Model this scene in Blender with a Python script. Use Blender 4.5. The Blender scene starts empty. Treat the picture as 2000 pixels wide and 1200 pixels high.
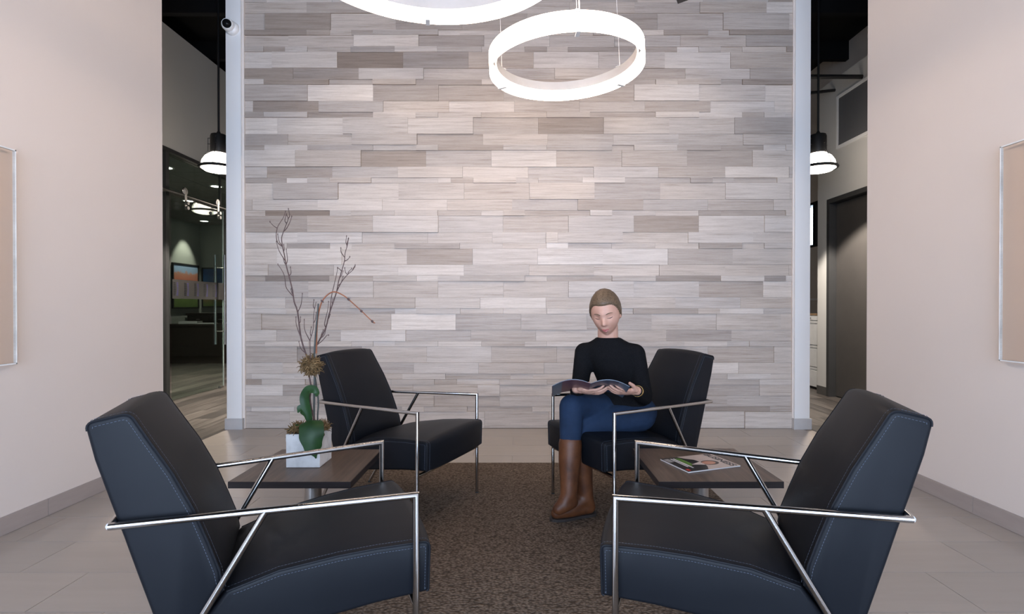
import bpy, bmesh, math, random
from mathutils import Vector, Matrix
random.seed(7)
sc = bpy.context.scene
C = sc.collection
PI = math.pi

# ---------------------------------------------------------------- camera
cam = bpy.data.cameras.new('camera')
cam.sensor_width = 36.0
cam.lens = 18.756
cam.shift_x = -0.00695
cam.shift_y = 0.00275
cam.clip_start = 0.05
co = bpy.data.objects.new('camera', cam)
co.location = (0, 0, 1.12)
co.rotation_euler = (PI / 2 - 0.006, 0, 0)
C.objects.link(co)
sc.camera = co

# ---------------------------------------------------------------- sky, daylight, exposure
world = bpy.data.worlds.new('sky')
sc.world = world
world.use_nodes = True
bg = world.node_tree.nodes['Background']
bg.inputs[0].default_value = (0.67, 0.785, 1.0, 1)
bg.inputs[1].default_value = 14.2
# portal in the glazed shop front behind the camera
pl = bpy.data.lights.new('window_portal', 'AREA')
pl.shape = 'RECTANGLE'; pl.size = 4.9; pl.size_y = 3.1
pl.cycles.is_portal = True
po = bpy.data.objects.new('window_portal', pl)
po.location = (-0.03, -2.55, 1.65)
po.rotation_euler = (PI / 2, 0, 0)
C.objects.link(po)
sc.view_settings.view_transform = 'Standard'
sc.view_settings.look = 'None'
sc.view_settings.exposure = 0.0
sc.view_settings.gamma = 1.0
sc.view_settings.use_curve_mapping = False
RING_POWER = 21.0
PENDANT_POWER = 13.0

# ---------------------------------------------------------------- materials
def srgb(r, g, b):
    f = lambda c: (c / 255 / 12.92) if c / 255 <= 0.04045 else ((c / 255 + 0.055) / 1.055) ** 2.4
    return (f(r), f(g), f(b), 1)

class NT:
    def __init__(s, name):
        s.m = bpy.data.materials.new(name); s.m.use_nodes = True
        s.t = s.m.node_tree; s.n = s.t.nodes; s.l = s.t.links
        s.b = s.n['Principled BSDF']; s.o = s.n['Material Output']
    def add(s, typ, **kw):
        n = s.n.new(typ)
        for k, v in kw.items(): setattr(n, k, v)
        return n
    def link(s, a, b): s.l.new(a, b)
    def coords(s, scale, rot=(0, 0, 0), gen='Object'):
        tc = s.add('ShaderNodeTexCoord'); mp = s.add('ShaderNodeMapping')
        mp.inputs['Scale'].default_value = scale; mp.inputs['Rotation'].default_value = rot
        s.link(tc.outputs[gen], mp.inputs[0]); return mp.outputs[0]
    def noise(s, vec, scale=5, detail=4, rough=0.55):
        n = s.add('ShaderNodeTexNoise'); n.inputs['Scale'].default_value = scale
        n.inputs['Detail'].default_value = detail; n.inputs['Roughness'].default_value = rough
        if vec is not None: s.link(vec, n.inputs['Vector'])
        return n.outputs['Fac']
    def ramp(s, fac, stops):
        r = s.add('ShaderNodeValToRGB'); e = r.color_ramp.elements
        while len(e) > 1: e.remove(e[-1])
        e[0].position, e[0].color = stops[0]
        for p, c in stops[1:]:
            x = e.new(p); x.color = c
        s.link(fac, r.inputs[0]); return r.outputs[0]
    def mix(s, fac, a, b, blend='MIX'):
        m = s.add('ShaderNodeMix', data_type='RGBA', blend_type=blend)
        for sock, v in ((m.inputs[0], fac), (m.inputs[6], a), (m.inputs[7], b)):
            if hasattr(v, 'default_value'): s.link(v, sock)
            else: sock.default_value = v
        return m.outputs[2]
    def bump(s, h, strength=0.2, dist=0.01):
        b = s.add('ShaderNodeBump'); b.inputs['Strength'].default_value = strength
        b.inputs['Distance'].default_value = dist
        s.link(h, b.inputs['Height']); s.link(b.outputs[0], s.b.inputs['Normal'])
    def set(s, color=None, rough=None, metal=None, spec=None, emit=None, estr=None, alpha=None, trans=None, ior=None):
        I = s.b.inputs
        if color is not None:
            if hasattr(color, 'default_value'): s.link(color, I['Base Color'])
            else: I['Base Color'].default_value = color
        if rough is not None:
            if hasattr(rough, 'default_value'): s.link(rough, I['Roughness'])
            else: I['Roughness'].default_value = rough
        if metal is not None: I['Metallic'].default_value = metal
        if spec is not None: I['Specular IOR Level'].default_value = spec
        if emit is not None: I['Emission Color'].default_value = emit; I['Emission Strength'].default_value = estr
        if trans is not None: I['Transmission Weight'].default_value = trans
        if ior is not None: I['IOR'].default_value = ior
        return s.m

def plain(name, col, rough=0.5, metal=0, spec=0.5, var=0.06, vs=8):
    t = NT(name); f = t.noise(t.coords((1, 1, 1)), vs, 3)
    lo = tuple(c * (1 - var) for c in col[:3]) + (1,); hi = tuple(min(1, c * (1 + var)) for c in col[:3]) + (1,)
    return t.set(t.ramp(f, [(0.3, lo), (0.7, hi)]), rough, metal, spec)

def glow(name, col, strength):
    t = NT(name); return t.set((0.9, 0.9, 0.9, 1), 0.4, emit=col, estr=strength)

M = {}
def paint(name, col):
    t = NT(name); v = t.coords((1, 1, 1))
    t.bump(t.noise(v, 260, 2), 0.04, 0.002)
    f = t.noise(v, 1.3, 2)
    lo = tuple(c * 0.98 for c in col[:3]) + (1,)
    return t.set(t.ramp(f, [(0.35, lo), (0.65, col)]), 0.55, spec=0.3)
M['wall_paint'] = paint('cream_wall_paint', (0.71, 0.645, 0.598, 1))
M['white_paint'] = paint('white_wall_paint', (0.80, 0.80, 0.80, 1))
M['grey_paint'] = paint('pale_grey_wall_paint', (0.60, 0.59, 0.57, 1))
M['black_paint'] = plain('black_ceiling_paint', (0.012, 0.012, 0.013, 1), 0.8, spec=0.2)
M['dark_frame'] = plain('charcoal_door_paint', (0.045, 0.045, 0.046, 1), 0.42)
M['dark_door'] = plain('dark_brown_grey_door', (0.062, 0.057, 0.054, 1), 0.38)
M['dark_base'] = plain('dark_vinyl_base', (0.09, 0.085, 0.08, 1), 0.5)
M['base_tile'] = plain('taupe_base_tile', (0.36, 0.31, 0.285, 1), 0.4, spec=0.4, var=0.05, vs=3)
M['col_base'] = plain('pale_grey_base', (0.47, 0.46, 0.46, 1), 0.45)
M['grout'] = plain('floor_grout', (0.20, 0.175, 0.155, 1), 0.85)

def stone_tile(name, use_attr):
    t = NT(name)
    geo = t.add('ShaderNodeNewGeometry'); 
    if use_attr:
        a = t.add('ShaderNodeVertexColor'); a.layer_name = 'tone'; col = a.outputs['Color']; rnd = a.outputs['Alpha']
    else:
        a = t.add('ShaderNodeObjectInfo'); col = a.outputs['Color']; rnd = a.outputs['Random']
    comb = t.add('ShaderNodeCombineXYZ')
    mul = t.add('ShaderNodeMath', operation='MULTIPLY'); mul.inputs[1].default_value = 37.0
    t.link(rnd, mul.inputs[0]); t.link(mul.outputs[0], comb.inputs[1])
    add = t.add('ShaderNodeVectorMath', operation='ADD')
    t.link(geo.outputs['Position'], add.inputs[0]); t.link(comb.outputs[0], add.inputs[1])
    def mapped(s):
        mp = t.add('ShaderNodeMapping'); mp.inputs['Scale'].default_value = s
        t.link(add.outputs[0], mp.inputs[0]); return mp.outputs[0]
    n1 = t.noise(mapped((2.0, 1, 42)), 1.0, 5, 0.6)
    n2 = t.noise(mapped((5, 1, 190)), 1.0, 3, 0.6)
    n3 = t.noise(mapped((40, 1, 260)), 1.0, 2, 0.5)
    g1 = t.ramp(n1, [(0.25, (0.74, 0.70, 0.67, 1)), (0.42, (0.95, 0.94, 0.93, 1)), (0.58, (1.05, 1.05, 1.05, 1)), (0.75, (1.14, 1.14, 1.13, 1))])
    g2 = t.ramp(n2, [(0.3, (0.86, 0.84, 0.82, 1)), (0.55, (1.03, 1.03, 1.03, 1))])
    g3 = t.ramp(n3, [(0.25, (0.93, 0.92, 0.91, 1)), (0.5, (1.01, 1.01, 1.01, 1))])
    c = t.mix(1.0, col, g1, 'MULTIPLY'); c = t.mix(1.0, c, g2, 'MULTIPLY'); c = t.mix(1.0, c, g3, 'MULTIPLY')
    t.bump(n2, 0.12, 0.002)
    return t.set(c, 0.5, spec=0.35)
M['stone'] = stone_tile('veined_limestone', False)
M['stone_s'] = stone_tile('veined_limestone_strip', True)

def floor_tile():
    t = NT('beige_porcelain_tile'); oi = t.add('ShaderNodeObjectInfo')
    geo = t.add('ShaderNodeNewGeometry'); mp = t.add('ShaderNodeMapping'); mp.inputs['Scale'].default_value = (1.5, 14, 1)
    t.link(geo.outputs['Position'], mp.inputs[0])
    n = t.noise(mp.outputs[0], 1.5, 4, 0.6)
    c = t.ramp(n, [(0.3, (0.352, 0.310, 0.274, 1)), (0.7, (0.372, 0.328, 0.290, 1))])
    r = t.ramp(oi.outputs['Random'], [(0, (0.95, 0.95, 0.95, 1)), (1, (1.05, 1.04, 1.03, 1))])
    c = t.mix(1.0, c, r, 'MULTIPLY')
    return t.set(c, 0.16, spec=0.32)
M['floor_tile'] = floor_tile()

def plank():
    t = NT('grey_brown_wood_plank'); oi = t.add('ShaderNodeObjectInfo')
    geo = t.add('ShaderNodeNewGeometry'); mp = t.add('ShaderNodeMapping'); mp.inputs['Scale'].default_value = (60, 1.6, 1)
    comb = t.add('ShaderNodeCombineXYZ'); mul = t.add('ShaderNodeMath', operation='MULTIPLY'); mul.inputs[1].default_value = 50
    t.link(oi.outputs['Random'], mul.inputs[0]); t.link(mul.outputs[0], comb.inputs[2])
    add = t.add('ShaderNodeVectorMath', operation='ADD'); t.link(geo.outputs['Position'], add.inputs[0]); t.link(comb.outputs[0], add.inputs[1])
    t.link(add.outputs[0], mp.inputs[0])
    n = t.noise(mp.outputs[0], 1.0, 5, 0.6)
    c = t.ramp(n, [(0.28, (0.030, 0.026, 0.025, 1)), (0.5, (0.078, 0.068, 0.063, 1)), (0.72, (0.155, 0.140, 0.130, 1))])
    r = t.ramp(oi.outputs['Random'], [(0, (0.6, 0.6, 0.6, 1)), (0.5, (0.95, 0.94, 0.92, 1)), (1, (1.4, 1.38, 1.33, 1))])
    return t.set(t.mix(1.0, c, r, 'MULTIPLY'), 0.35, spec=0.35)
M['plank'] = plank()

def rug():
    t = NT('brown_looped_carpet')
    v = t.coords((1, 1, 1))
    vo = t.add('ShaderNodeTexVoronoi'); vo.inputs['Scale'].default_value = 105
    mp = t.coords((0.75, 1.1, 1)); t.link(mp, vo.inputs['Vector'])
    n = t.noise(v, 60, 3, 0.7); n2 = t.noise(v, 2.2, 3)
    n4 = t.noise(v, 320, 2, 0.6)
    c1 = t.ramp(vo.outputs['Distance'], [(0.0, (0.225, 0.175, 0.135, 1)), (0.35, (0.165, 0.126, 0.096, 1)), (0.8, (0.07, 0.052, 0.039, 1))])
    c2 = t.ramp(n, [(0.3, (0.75, 0.75, 0.75, 1)), (0.7, (1.25, 1.25, 1.25, 1))])
    c3 = t.ramp(n2, [(0.3, (0.93, 0.92, 0.91, 1)), (0.7, (1.07, 1.07, 1.07, 1))])
    c4 = t.ramp(n4, [(0.3, (0.8, 0.8, 0.8, 1)), (0.7, (1.2, 1.2, 1.2, 1))])
    c = t.mix(1, t.mix(1, t.mix(1, c1, c2, 'MULTIPLY'), c3, 'MULTIPLY'), c4, 'MULTIPLY')
    inv = t.add('ShaderNodeMath', operation='SUBTRACT'); inv.inputs[0].default_value = 1
    t.link(vo.outputs['Distance'], inv.inputs[1])
    t.bump(inv.outputs[0], 0.7, 0.006)
    return t.set(c, 0.95, spec=0.1)
M['rug'] = rug()

def leather():
    t = NT('charcoal_leather'); v = t.coords((1, 1, 1))
    n = t.noise(v, 420, 2, 0.6); n2 = t.noise(v, 5, 3)
    t.bump(n, 0.06, 0.001)
    c = t.ramp(n2, [(0.3, (0.0058, 0.0070, 0.0098, 1)), (0.7, (0.0074, 0.0088, 0.0120, 1))])
    return t.set(c, 0.47, spec=0.17)
M['leather'] = leather()
M['seam'] = plain('dark_leather_piping', (0.010, 0.011, 0.014, 1), 0.55, spec=0.15)
M['thread'] = plain('blue_grey_thread', (0.085, 0.10, 0.13, 1), 0.8, spec=0.1)
def chrome():
    t = NT('polished_chrome'); n = t.noise(t.coords((1, 1, 1)), 40, 2)
    return t.set((0.50, 0.495, 0.49, 1), t.ramp(n, [(0.3, (0.10, 0.10, 0.10, 1)), (0.7, (0.14, 0.14, 0.14, 1))]), 1.0)
M['chrome'] = chrome()
def brushed():
    t = NT('brushed_steel'); n = t.noise(t.coords((1, 1, 200)), 3, 3)
    return t.set((0.46, 0.45, 0.44, 1), t.ramp(n, [(0.3, (0.26, 0.26, 0.26, 1)), (0.7, (0.36, 0.36, 0.36, 1))]), 1.0)
M['steel'] = brushed()
M['black'] = plain('black_metal', (0.012, 0.012, 0.013, 1), 0.45)
M['rubber'] = plain('black_rubber', (0.015, 0.015, 0.015, 1), 0.7)

def walnut(name, base, dark, ax=(3.0, 55, 40)):
    t = NT(name); n = t.noise(t.coords(ax), 1.0, 6, 0.65); n2 = t.noise(t.coords((ax[0] * 2, ax[1] * 4, ax[2] * 3)), 1.0, 3, 0.6)
    c = t.ramp(n, [(0.28, dark), (0.55, base), (0.8, tuple(min(1, x * 1.25) for x in base[:3]) + (1,))])
    c = t.mix(1, c, t.ramp(n2, [(0.3, (0.82, 0.82, 0.82, 1)), (0.7, (1.08, 1.08, 1.08, 1))]), 'MULTIPLY')
    t.bump(n2, 0.05, 0.001)
    return t.set(c, 0.36, spec=0.4)
M['walnut'] = walnut('grey_walnut_laminate', (0.115, 0.079, 0.057, 1), (0.060, 0.041, 0.030, 1), (42, 2.5, 40))
M['walnut_edge'] = walnut('dark_walnut_edge', (0.030, 0.025, 0.025, 1), (0.022, 0.018, 0.018, 1), (3, 3, 120))
M['walnut_edge'].node_tree.nodes['Principled BSDF'].inputs['Specular IOR Level'].default_value = 0.12
M['dark_wood'] = walnut('espresso_wood', (0.032, 0.022, 0.018, 1), (0.02, 0.014, 0.012, 1))
M['tan_wood'] = walnut('tan_wood_top', (0.30, 0.20, 0.12, 1), (0.22, 0.14, 0.085, 1))

def concrete():
    t = NT('pale_concrete'); v = t.coords((1, 1, 1)); n = t.noise(v, 14, 5, 0.6); n2 = t.noise(v, 90, 3)
    c = t.ramp(n, [(0.3, (0.46, 0.46, 0.46, 1)), (0.5, (0.58, 0.58, 0.575, 1)), (0.75, (0.66, 0.66, 0.655, 1))])
    t.bump(n2, 0.2, 0.002)
    return t.set(c, 0.85, spec=0.2)
M['concrete'] = concrete()
def leafm():
    t = NT('dark_green_orchid_leaf'); v = t.coords((1, 1, 1)); n = t.noise(v, 9, 3)
    c = t.ramp(n, [(0.3, (0.005, 0.026, 0.006, 1)), (0.7, (0.016, 0.058, 0.012, 1))])
    return t.set(c, 0.45, spec=0.3)
M['leaf'] = leafm()
M['twig'] = plain('brown_twig_bark', (0.085, 0.05, 0.045, 1), 0.8, var=0.3, vs=60)
M['stake'] = plain('grey_green_stem', (0.055, 0.06, 0.055, 1), 0.6, var=0.25, vs=40)
M['stem_red'] = plain('russet_flower_stem', (0.26, 0.085, 0.035, 1), 0.55, var=0.3, vs=30)
def mossm():
    t = NT('dry_tan_moss'); n = t.noise(t.coords((1, 1, 1)), 45, 4, 0.7)
    c = t.ramp(n, [(0.3, (0.05, 0.03, 0.012, 1)), (0.5, (0.15, 0.095, 0.045, 1)), (0.72, (0.31, 0.205, 0.105, 1))])
    return t.set(c, 0.95, spec=0.1)
M['moss'] = mossm()
M['soil'] = plain('dark_soil', (0.02, 0.014, 0.01, 1), 0.95)

def glassm(name, tint, haze=0.0, hazecol=(0.3, 0.3, 0.3, 1), rough=0.0, ior=1.5):
    t = NT(name)
    tr = t.add('ShaderNodeBsdfTransparent'); tr.inputs[0].default_value = tint
    gl = t.add('ShaderNodeBsdfGlossy'); gl.inputs['Roughness'].default_value = rough; gl.inputs[0].default_value = (1, 1, 1, 1)
    lw = t.add('ShaderNodeLayerWeight'); lw.inputs[0].default_value = 0.5
    pw = t.add('ShaderNodeMath', operation='POWER'); pw.inputs[1].default_value = 5.0; t.link(lw.outputs['Facing'], pw.inputs[0])
    fr = t.add('ShaderNodeMath', operation='MULTIPLY_ADD'); f0 = ((ior - 1) / (ior + 1)) ** 2
    fr.inputs[1].default_value = 1 - f0; fr.inputs[2].default_value = f0; t.link(pw.outputs[0], fr.inputs[0])
    base = tr.outputs[0]
    if haze > 0:
        df = t.add('ShaderNodeBsdfDiffuse'); df.inputs[0].default_value = hazecol
        m0 = t.add('ShaderNodeMixShader'); m0.inputs[0].default_value = haze
        t.link(tr.outputs[0], m0.inputs[1]); t.link(df.outputs[0], m0.inputs[2]); base = m0.outputs[0]
    m = t.add('ShaderNodeMixShader'); t.link(fr.outputs[0], m.inputs[0]); t.link(base, m.inputs[1]); t.link(gl.outputs[0], m.inputs[2])
    t.link(m.outputs[0], t.o.inputs[0]); return t.m
M['glass'] = glassm('clear_green_glass', (0.86, 0.93, 0.89, 1))
M['acrylic'] = glassm('clear_acrylic', (0.955, 0.925, 0.895, 1), ior=1.3)
M['acrylic_edge'] = plain('polished_acrylic_edge', (0.80, 0.84, 0.86, 1), 0.15, spec=0.6, var=0.15, vs=9)
M['frost'] = glassm('frosted_film', (0.6, 0.6, 0.6, 1), 0.6, (0.06, 0.058, 0.056, 1), 0.4)
M['ink_black'] = plain('black_film', (0.01, 0.01, 0.012, 1), 0.6)
M['ink_violet'] = plain('violet_film', (0.045, 0.04, 0.12, 1), 0.6)
M['white_plastic'] = plain('white_plastic', (0.78, 0.78, 0.78, 1), 0.3)
M['lens'] = plain('black_glass_dome', (0.006, 0.006, 0.007, 1), 0.2, spec=0.10)
M['ring_glow'] = glow('ring_diffuser', (1.0, 0.77, 0.61, 1), RING_POWER)
M['ring_white'] = plain('white_ring_channel', (0.42, 0.42, 0.42, 1), 0.35)
M['pend_glow'] = glow('pendant_globe', (1.0, 0.87, 0.74, 1), PENDANT_POWER)
M['down_glow'] = glow('downlight_lens', (1.0, 0.92, 0.82, 1), 9.0)
M['clear_plastic'] = plain('clear_bracket', (0.75, 0.76, 0.77, 1), 0.2)
M['cable'] = plain('white_cable', (0.75, 0.74, 0.73, 1), 0.4)
M['file_white'] = plain('white_file_cabinet_enamel', (0.74, 0.74, 0.74, 1), 0.35)
def mesh_panel():
    t = NT('grey_perforated_metal'); v = t.coords((1, 1, 1))
    vo = t.add('ShaderNodeTexVoronoi', feature='F1'); vo.inputs['Scale'].default_value = 70; vo.inputs['Randomness'].default_value = 0.0
    t.link(v, vo.inputs['Vector'])
    c = t.ramp(vo.outputs['Distance'], [(0.3, (0.06, 0.062, 0.07, 1)), (0.42, (0.18, 0.185, 0.20, 1))])
    return t.set(c, 0.5, 0.2)
M['mesh'] = mesh_panel()
M['window_glass'] = glassm('window_glass', (0.9, 0.93, 0.95, 1))
M['ceil_tile'] = plain('grey_ceiling_tile', (0.30, 0.30, 0.30, 1), 0.9, spec=0.1)
M['ceil_grid'] = plain('dark_ceiling_grid', (0.12, 0.12, 0.12, 1), 0.6)
M['office_paint'] = paint('grey_green_office_paint', (0.27, 0.28, 0.26, 1))
M['paper'] = plain('white_paper', (0.7, 0.7, 0.69, 1), 0.7)

# ---------------------------------------------------------------- mesh helpers
class MB:
    def __init__(s): s.v = []; s.f = []; s.mi = []
    def add(s, vs, fs, mi=0):
        o = len(s.v); s.v += [tuple(p) for p in vs]; s.f += [tuple(i + o for i in f) for f in fs]; s.mi += [mi] * len(fs); return s
    def box(s, a, b, mi=0):
        x0, y0, z0 = a; x1, y1, z1 = b
        return s.add([(x0, y0, z0), (x1, y0, z0), (x1, y1, z0), (x0, y1, z0), (x0, y0, z1), (x1, y0, z1), (x1, y1, z1), (x0, y1, z1)],
                     [(0, 3, 2, 1), (4, 5, 6, 7), (0, 1, 5, 4), (1, 2, 6, 5), (2, 3, 7, 6), (3, 0, 4, 7)], mi)
    def obox(s, c, ax, ay, az, mi=0):
        c = Vector(c); ax, ay, az = Vector(ax), Vector(ay), Vector(az)
        vs = [c + i * ax + j * ay + k * az for k in (-1, 1) for (i, j) in ((-1, -1), (1, -1), (1, 1), (-1, 1))]
        return s.add(vs, [(0, 3, 2, 1), (4, 5, 6, 7), (0, 1, 5, 4), (1, 2, 6, 5), (2, 3, 7, 6), (3, 0, 4, 7)], mi)
    def bbox(s, a, b, r, mi=0):
        # box with chamfered edges
        bm = bmesh.new(); bmesh.ops.create_cube(bm, size=1)
        for v in bm.verts:
            v.co = Vector([(a[i] + b[i]) / 2 + v.co[i] * (b[i] - a[i]) for i in range(3)])
        bmesh.ops.bevel(bm, geom=bm.edges[:], offset=r, segments=2, affect='EDGES', profile=0.6)
        bm.verts.index_update()
        s.add([v.co[:] for v in bm.verts], [[v.index for v in f.verts] for f in bm.faces], mi); bm.free(); return s
    def tube(s, pts, r, n=12, cap=True, mi=0, closed=False, mitre=True):
        pts = [Vector(p) for p in pts]; m = len(pts)
        rs = r if isinstance(r, (list, tuple)) else [r] * m
        tang = []
        for i in range(m):
            if closed: a, b = pts[i - 1], pts[(i + 1) % m]
            else: a, b = pts[max(i - 1, 0)], pts[min(i + 1, m - 1)]
            d1 = (pts[i] - a).normalized() if (pts[i] - a).length > 1e-9 else None
            d2 = (b - pts[i]).normalized() if (b - pts[i]).length > 1e-9 else None
            d = (d1 + d2) if d1 and d2 else (d1 or d2)
            tang.append(d.normalized())
        up = Vector((0, 0, 1)) if abs(tang[0].z) < 0.9 else Vector((1, 0, 0))
        nx = tang[0].cross(up).normalized()
        vs, fs = [], []
        for i in range(m):
            t = tang[i]; nx = (nx - t * nx.dot(t)).normalized(); ny = t.cross(nx)
            # mitre stretch at sharp corners
            if 0 < i < m - 1 or closed:
                d1 = (pts[i] - pts[i - 1]).normalized(); ca = max(0.3, abs(d1.dot(t)))
                d2 = (pts[(i + 1) % m] - pts[i]).normalized(); bis = (d2 - d1)
                bis = bis.normalized() if bis.length > 1e-6 else None
            else: ca, bis = 1, None
            for k in range(n):
                a = 2 * PI * k / n; o = nx * math.cos(a) * rs[i] + ny * math.sin(a) * rs[i]
                if mitre and bis is not None and ca < 0.999: o = o + bis * o.dot(bis) * (1 / ca - 1)
                vs.append(pts[i] + o)
        for i in range(m if closed else m - 1):
            j = (i + 1) % m
            for k in range(n):
                fs.append((i * n + k, i * n + (k + 1) % n, j * n + (k + 1) % n, j * n + k))
        if cap and not closed:
            fs.append(tuple(range(n - 1, -1, -1))); fs.append(tuple((m - 1) * n + k for k in range(n)))
        return s.add(vs, fs, mi)
    def lathe(s, prof, c=(0, 0, 0), n=32, mi=0, axis=None):
        c = Vector(c); vs, fs = [], []
        if axis is None: ex, ey, ez = Vector((1, 0, 0)), Vector((0, 1, 0)), Vector((0, 0, 1))
        else:
            ez = Vector(axis).normalized(); ex = ez.orthogonal().normalized(); ey = ez.cross(ex)
        m = len(prof)
        for r, z in prof:
            for k in range(n):
                a = 2 * PI * k / n; vs.append(c + ex * r * math.cos(a) + ey * r * math.sin(a) + ez * z)
        for i in range(m - 1):
            for k in range(n): fs.append((i * n + k, i * n + (k + 1) % n, (i + 1) * n + (k + 1) % n, (i + 1) * n + k))
        if prof[0][0] > 1e-6: fs.append(tuple(range(n - 1, -1, -1)))
        if prof[-1][0] > 1e-6: fs.append(tuple((m - 1) * n + k for k in range(n)))
        return s.add(vs, fs, mi)
    def ring(s, prof, R, c=(0, 0, 0), n=96, mi=0):
        # closed profile (dr, dz) revolved at radius R
        vs, fs = [], []; m = len(prof)
        for k in range(n):
            a = 2 * PI * k / n
            for dr, dz in prof: vs.append((c[0] + (R + dr) * math.cos(a), c[1] + (R + dr) * math.sin(a), c[2] + dz))
        for k in range(n):
            k2 = (k + 1) % n
            for i in range(m):
                j = (i + 1) % m; fs.append((k * m + i, k2 * m + i, k2 * m + j, k * m + j))
        return s.add(vs, fs, mi)
    def loft(s, rings, mi=0, caps=True):
        n = len(rings[0]); vs = [p for r in rings for p in r]; fs = []
        for i in range(len(rings) - 1):
            for k in range(n): fs.append((i * n + k, i * n + (k + 1) % n, (i + 1) * n + (k + 1) % n, (i + 1) * n + k))
        if caps: fs.append(tuple(range(n - 1, -1, -1))); fs.append(tuple((len(rings) - 1) * n + k for k in range(n)))
        return s.add(vs, fs, mi)
    def mesh(s, name, mats, smooth=False, auto=None):
        me = bpy.data.meshes.new(name); me.from_pydata(s.v, [], s.f)
        bm = bmesh.new(); bm.from_mesh(me); bmesh.ops.recalc_face_normals(bm, faces=bm.faces); bm.to_mesh(me); bm.free()
        for m in (mats if isinstance(mats, (list, tuple)) else [mats]): me.materials.append(m)
        if any(s.mi):
            me.polygons.foreach_set('material_index', s.mi)
        if smooth:
            me.polygons.foreach_set('use_smooth', [True] * len(me.polygons))
            if auto:
                bm = bmesh.new(); bm.from_mesh(me)
                for e in bm.edges:
                    if len(e.link_faces) == 2 and e.calc_face_angle(0) > auto: e.smooth = False
                bm.to_mesh(me); bm.free()
        return me
    def build(s, name, mats, parent=None, smooth=False, auto=0.7):
        return link(name, s.mesh(name, mats, smooth, auto), parent)

def link(name, data, parent=None):
    o = bpy.data.objects.new(name, data); C.objects.link(o)
    if parent is not None: o.parent = parent
    return o
def tag(o, label=None, cat=None, group=None, kind=None):
    if label: o['label'] = label
    if cat: o['category'] = cat
    if group: o['group'] = group
    if kind: o['kind'] = kind
    return o
def thing(name, label, cat, loc=(0, 0, 0), rz=0, group=None):
    o = bpy.data.objects.new(name, None); C.objects.link(o); o.location = loc; o.rotation_euler = (0, 0, rz)
    o.empty_display_size = 0.1
    return tag(o, label, cat, group)
def struct(o): o['kind'] = 'structure'; return o
def copy_tree(o, parent=None):
    c = o.copy(); C.objects.link(c); c.parent = parent
    for ch in list(o.children): copy_tree(ch, c)
    return c
def smooth_path(pts, n=6):
    # Catmull-Rom
    P = [Vector(p) for p in pts]; P = [P[0] * 2 - P[1]] + P + [P[-1] * 2 - P[-2]]; out = []
    for i in range(1, len(P) - 2):
        for k in range(n):
            t = k / n; a, b, c, d = P[i - 1:i + 3]
            out.append(0.5 * ((2 * b) + (c - a) * t + (2 * a - 5 * b + 4 * c - d) * t * t + (3 * b - a - 3 * c + d) * t ** 3))
    out.append(P[-2]); return out

# ================================================================ STRUCTURE
def unit_cube(name, mat, bev=0.0):
    mb = MB()
    mb.box((0, 0, 0), (1, 1, 1))
    return mb.mesh(name, mat)
def slab(name, a, b, mat, parent=None): return MB().box(a, b).build(name, mat, parent)

# ---- tiled lobby floor
floor = struct(slab('floor', (-2.66, -2.7, -0.06), (2.66, 4.93, -0.0025), M['grout']))
tile_me = unit_cube('floor_tile', M['floor_tile'])
D, Lt = 0.2937, 0.587
k = 0
y1 = 4.885
def place(me, name, a, b, parent):
    o = link(name, me, parent); o.location = a
    o.scale = (b[0] - a[0], b[1] - a[1], b[2] - a[2]); return o
while y1 > -1.6:
    y0 = y1 - D
    x = 2.297 + Lt - (Lt / 2 if k % 2 == 0 else 0) + Lt / 2 * 0
    if k % 2 == 0: x = 2.297 - Lt / 2 + Lt
    else: x = 2.297 + Lt
    while x > -2.66:
        a, b = max(x - Lt, -2.66), min(x, 2.66)
        if b - a > 0.02:
            place(tile_me, 'floor_tile', (a + 0.0015, y0 + 0.0015, -0.02), (b - 0.0015, y1 - 0.0015, 0), floor)
        x -= Lt
    y1 = y0; k += 1

# ---- plank floors of the two corridors
plank_me = unit_cube('floor_plank', M['plank'])
def planks(par, x0, x1, y0, y1, w=0.18, L=1.22):
    x = x0; i = 0
    while x < x1 - 0.01:
        y = y0 - (i * 0.43) % L
        while y < y1:
            a, b = max(y, y0), min(y + L, y1)
            if b - a > 0.02:
                place(plank_me, 'floor_plank', (x + 0.0008, a + 0.0008, -0.02), (min(x + w, x1) - 0.0008, b - 0.0008, 0), par)
            y += L
        x += w; i += 1
fl = struct(slab('floor_corridor_left', (-7.5, 2.5, -0.06), (-2.66, 12.3, -0.002), M['dark_base']))
planks(fl, -7.2, -2.66, 3.8, 11.6)
fr_ = struct(slab('floor_corridor_right', (2.66, 2.5, -0.06), (4.7, 12.3, -0.002), M['dark_base']))
planks(fr_, 2.66, 4.5, 3.8, 9.2)
struct(slab('floor_behind_wall', (-2.66, 4.93, -0.06), (2.66, 12.3, -0.002), M['dark_base']))

# ---- ceiling: black deck with joists
ceil = struct(slab('ceiling', (-7.5, -2.8, 4.75), (4.8, 12.4, 4.9), M['black_paint']))
for i in range(13):
    slab('joist', (-7.4, -1.9 + i * 1.15, 4.5), (4.7, -1.82 + i * 1.15, 4.75), M['black_paint'], ceil)

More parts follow.
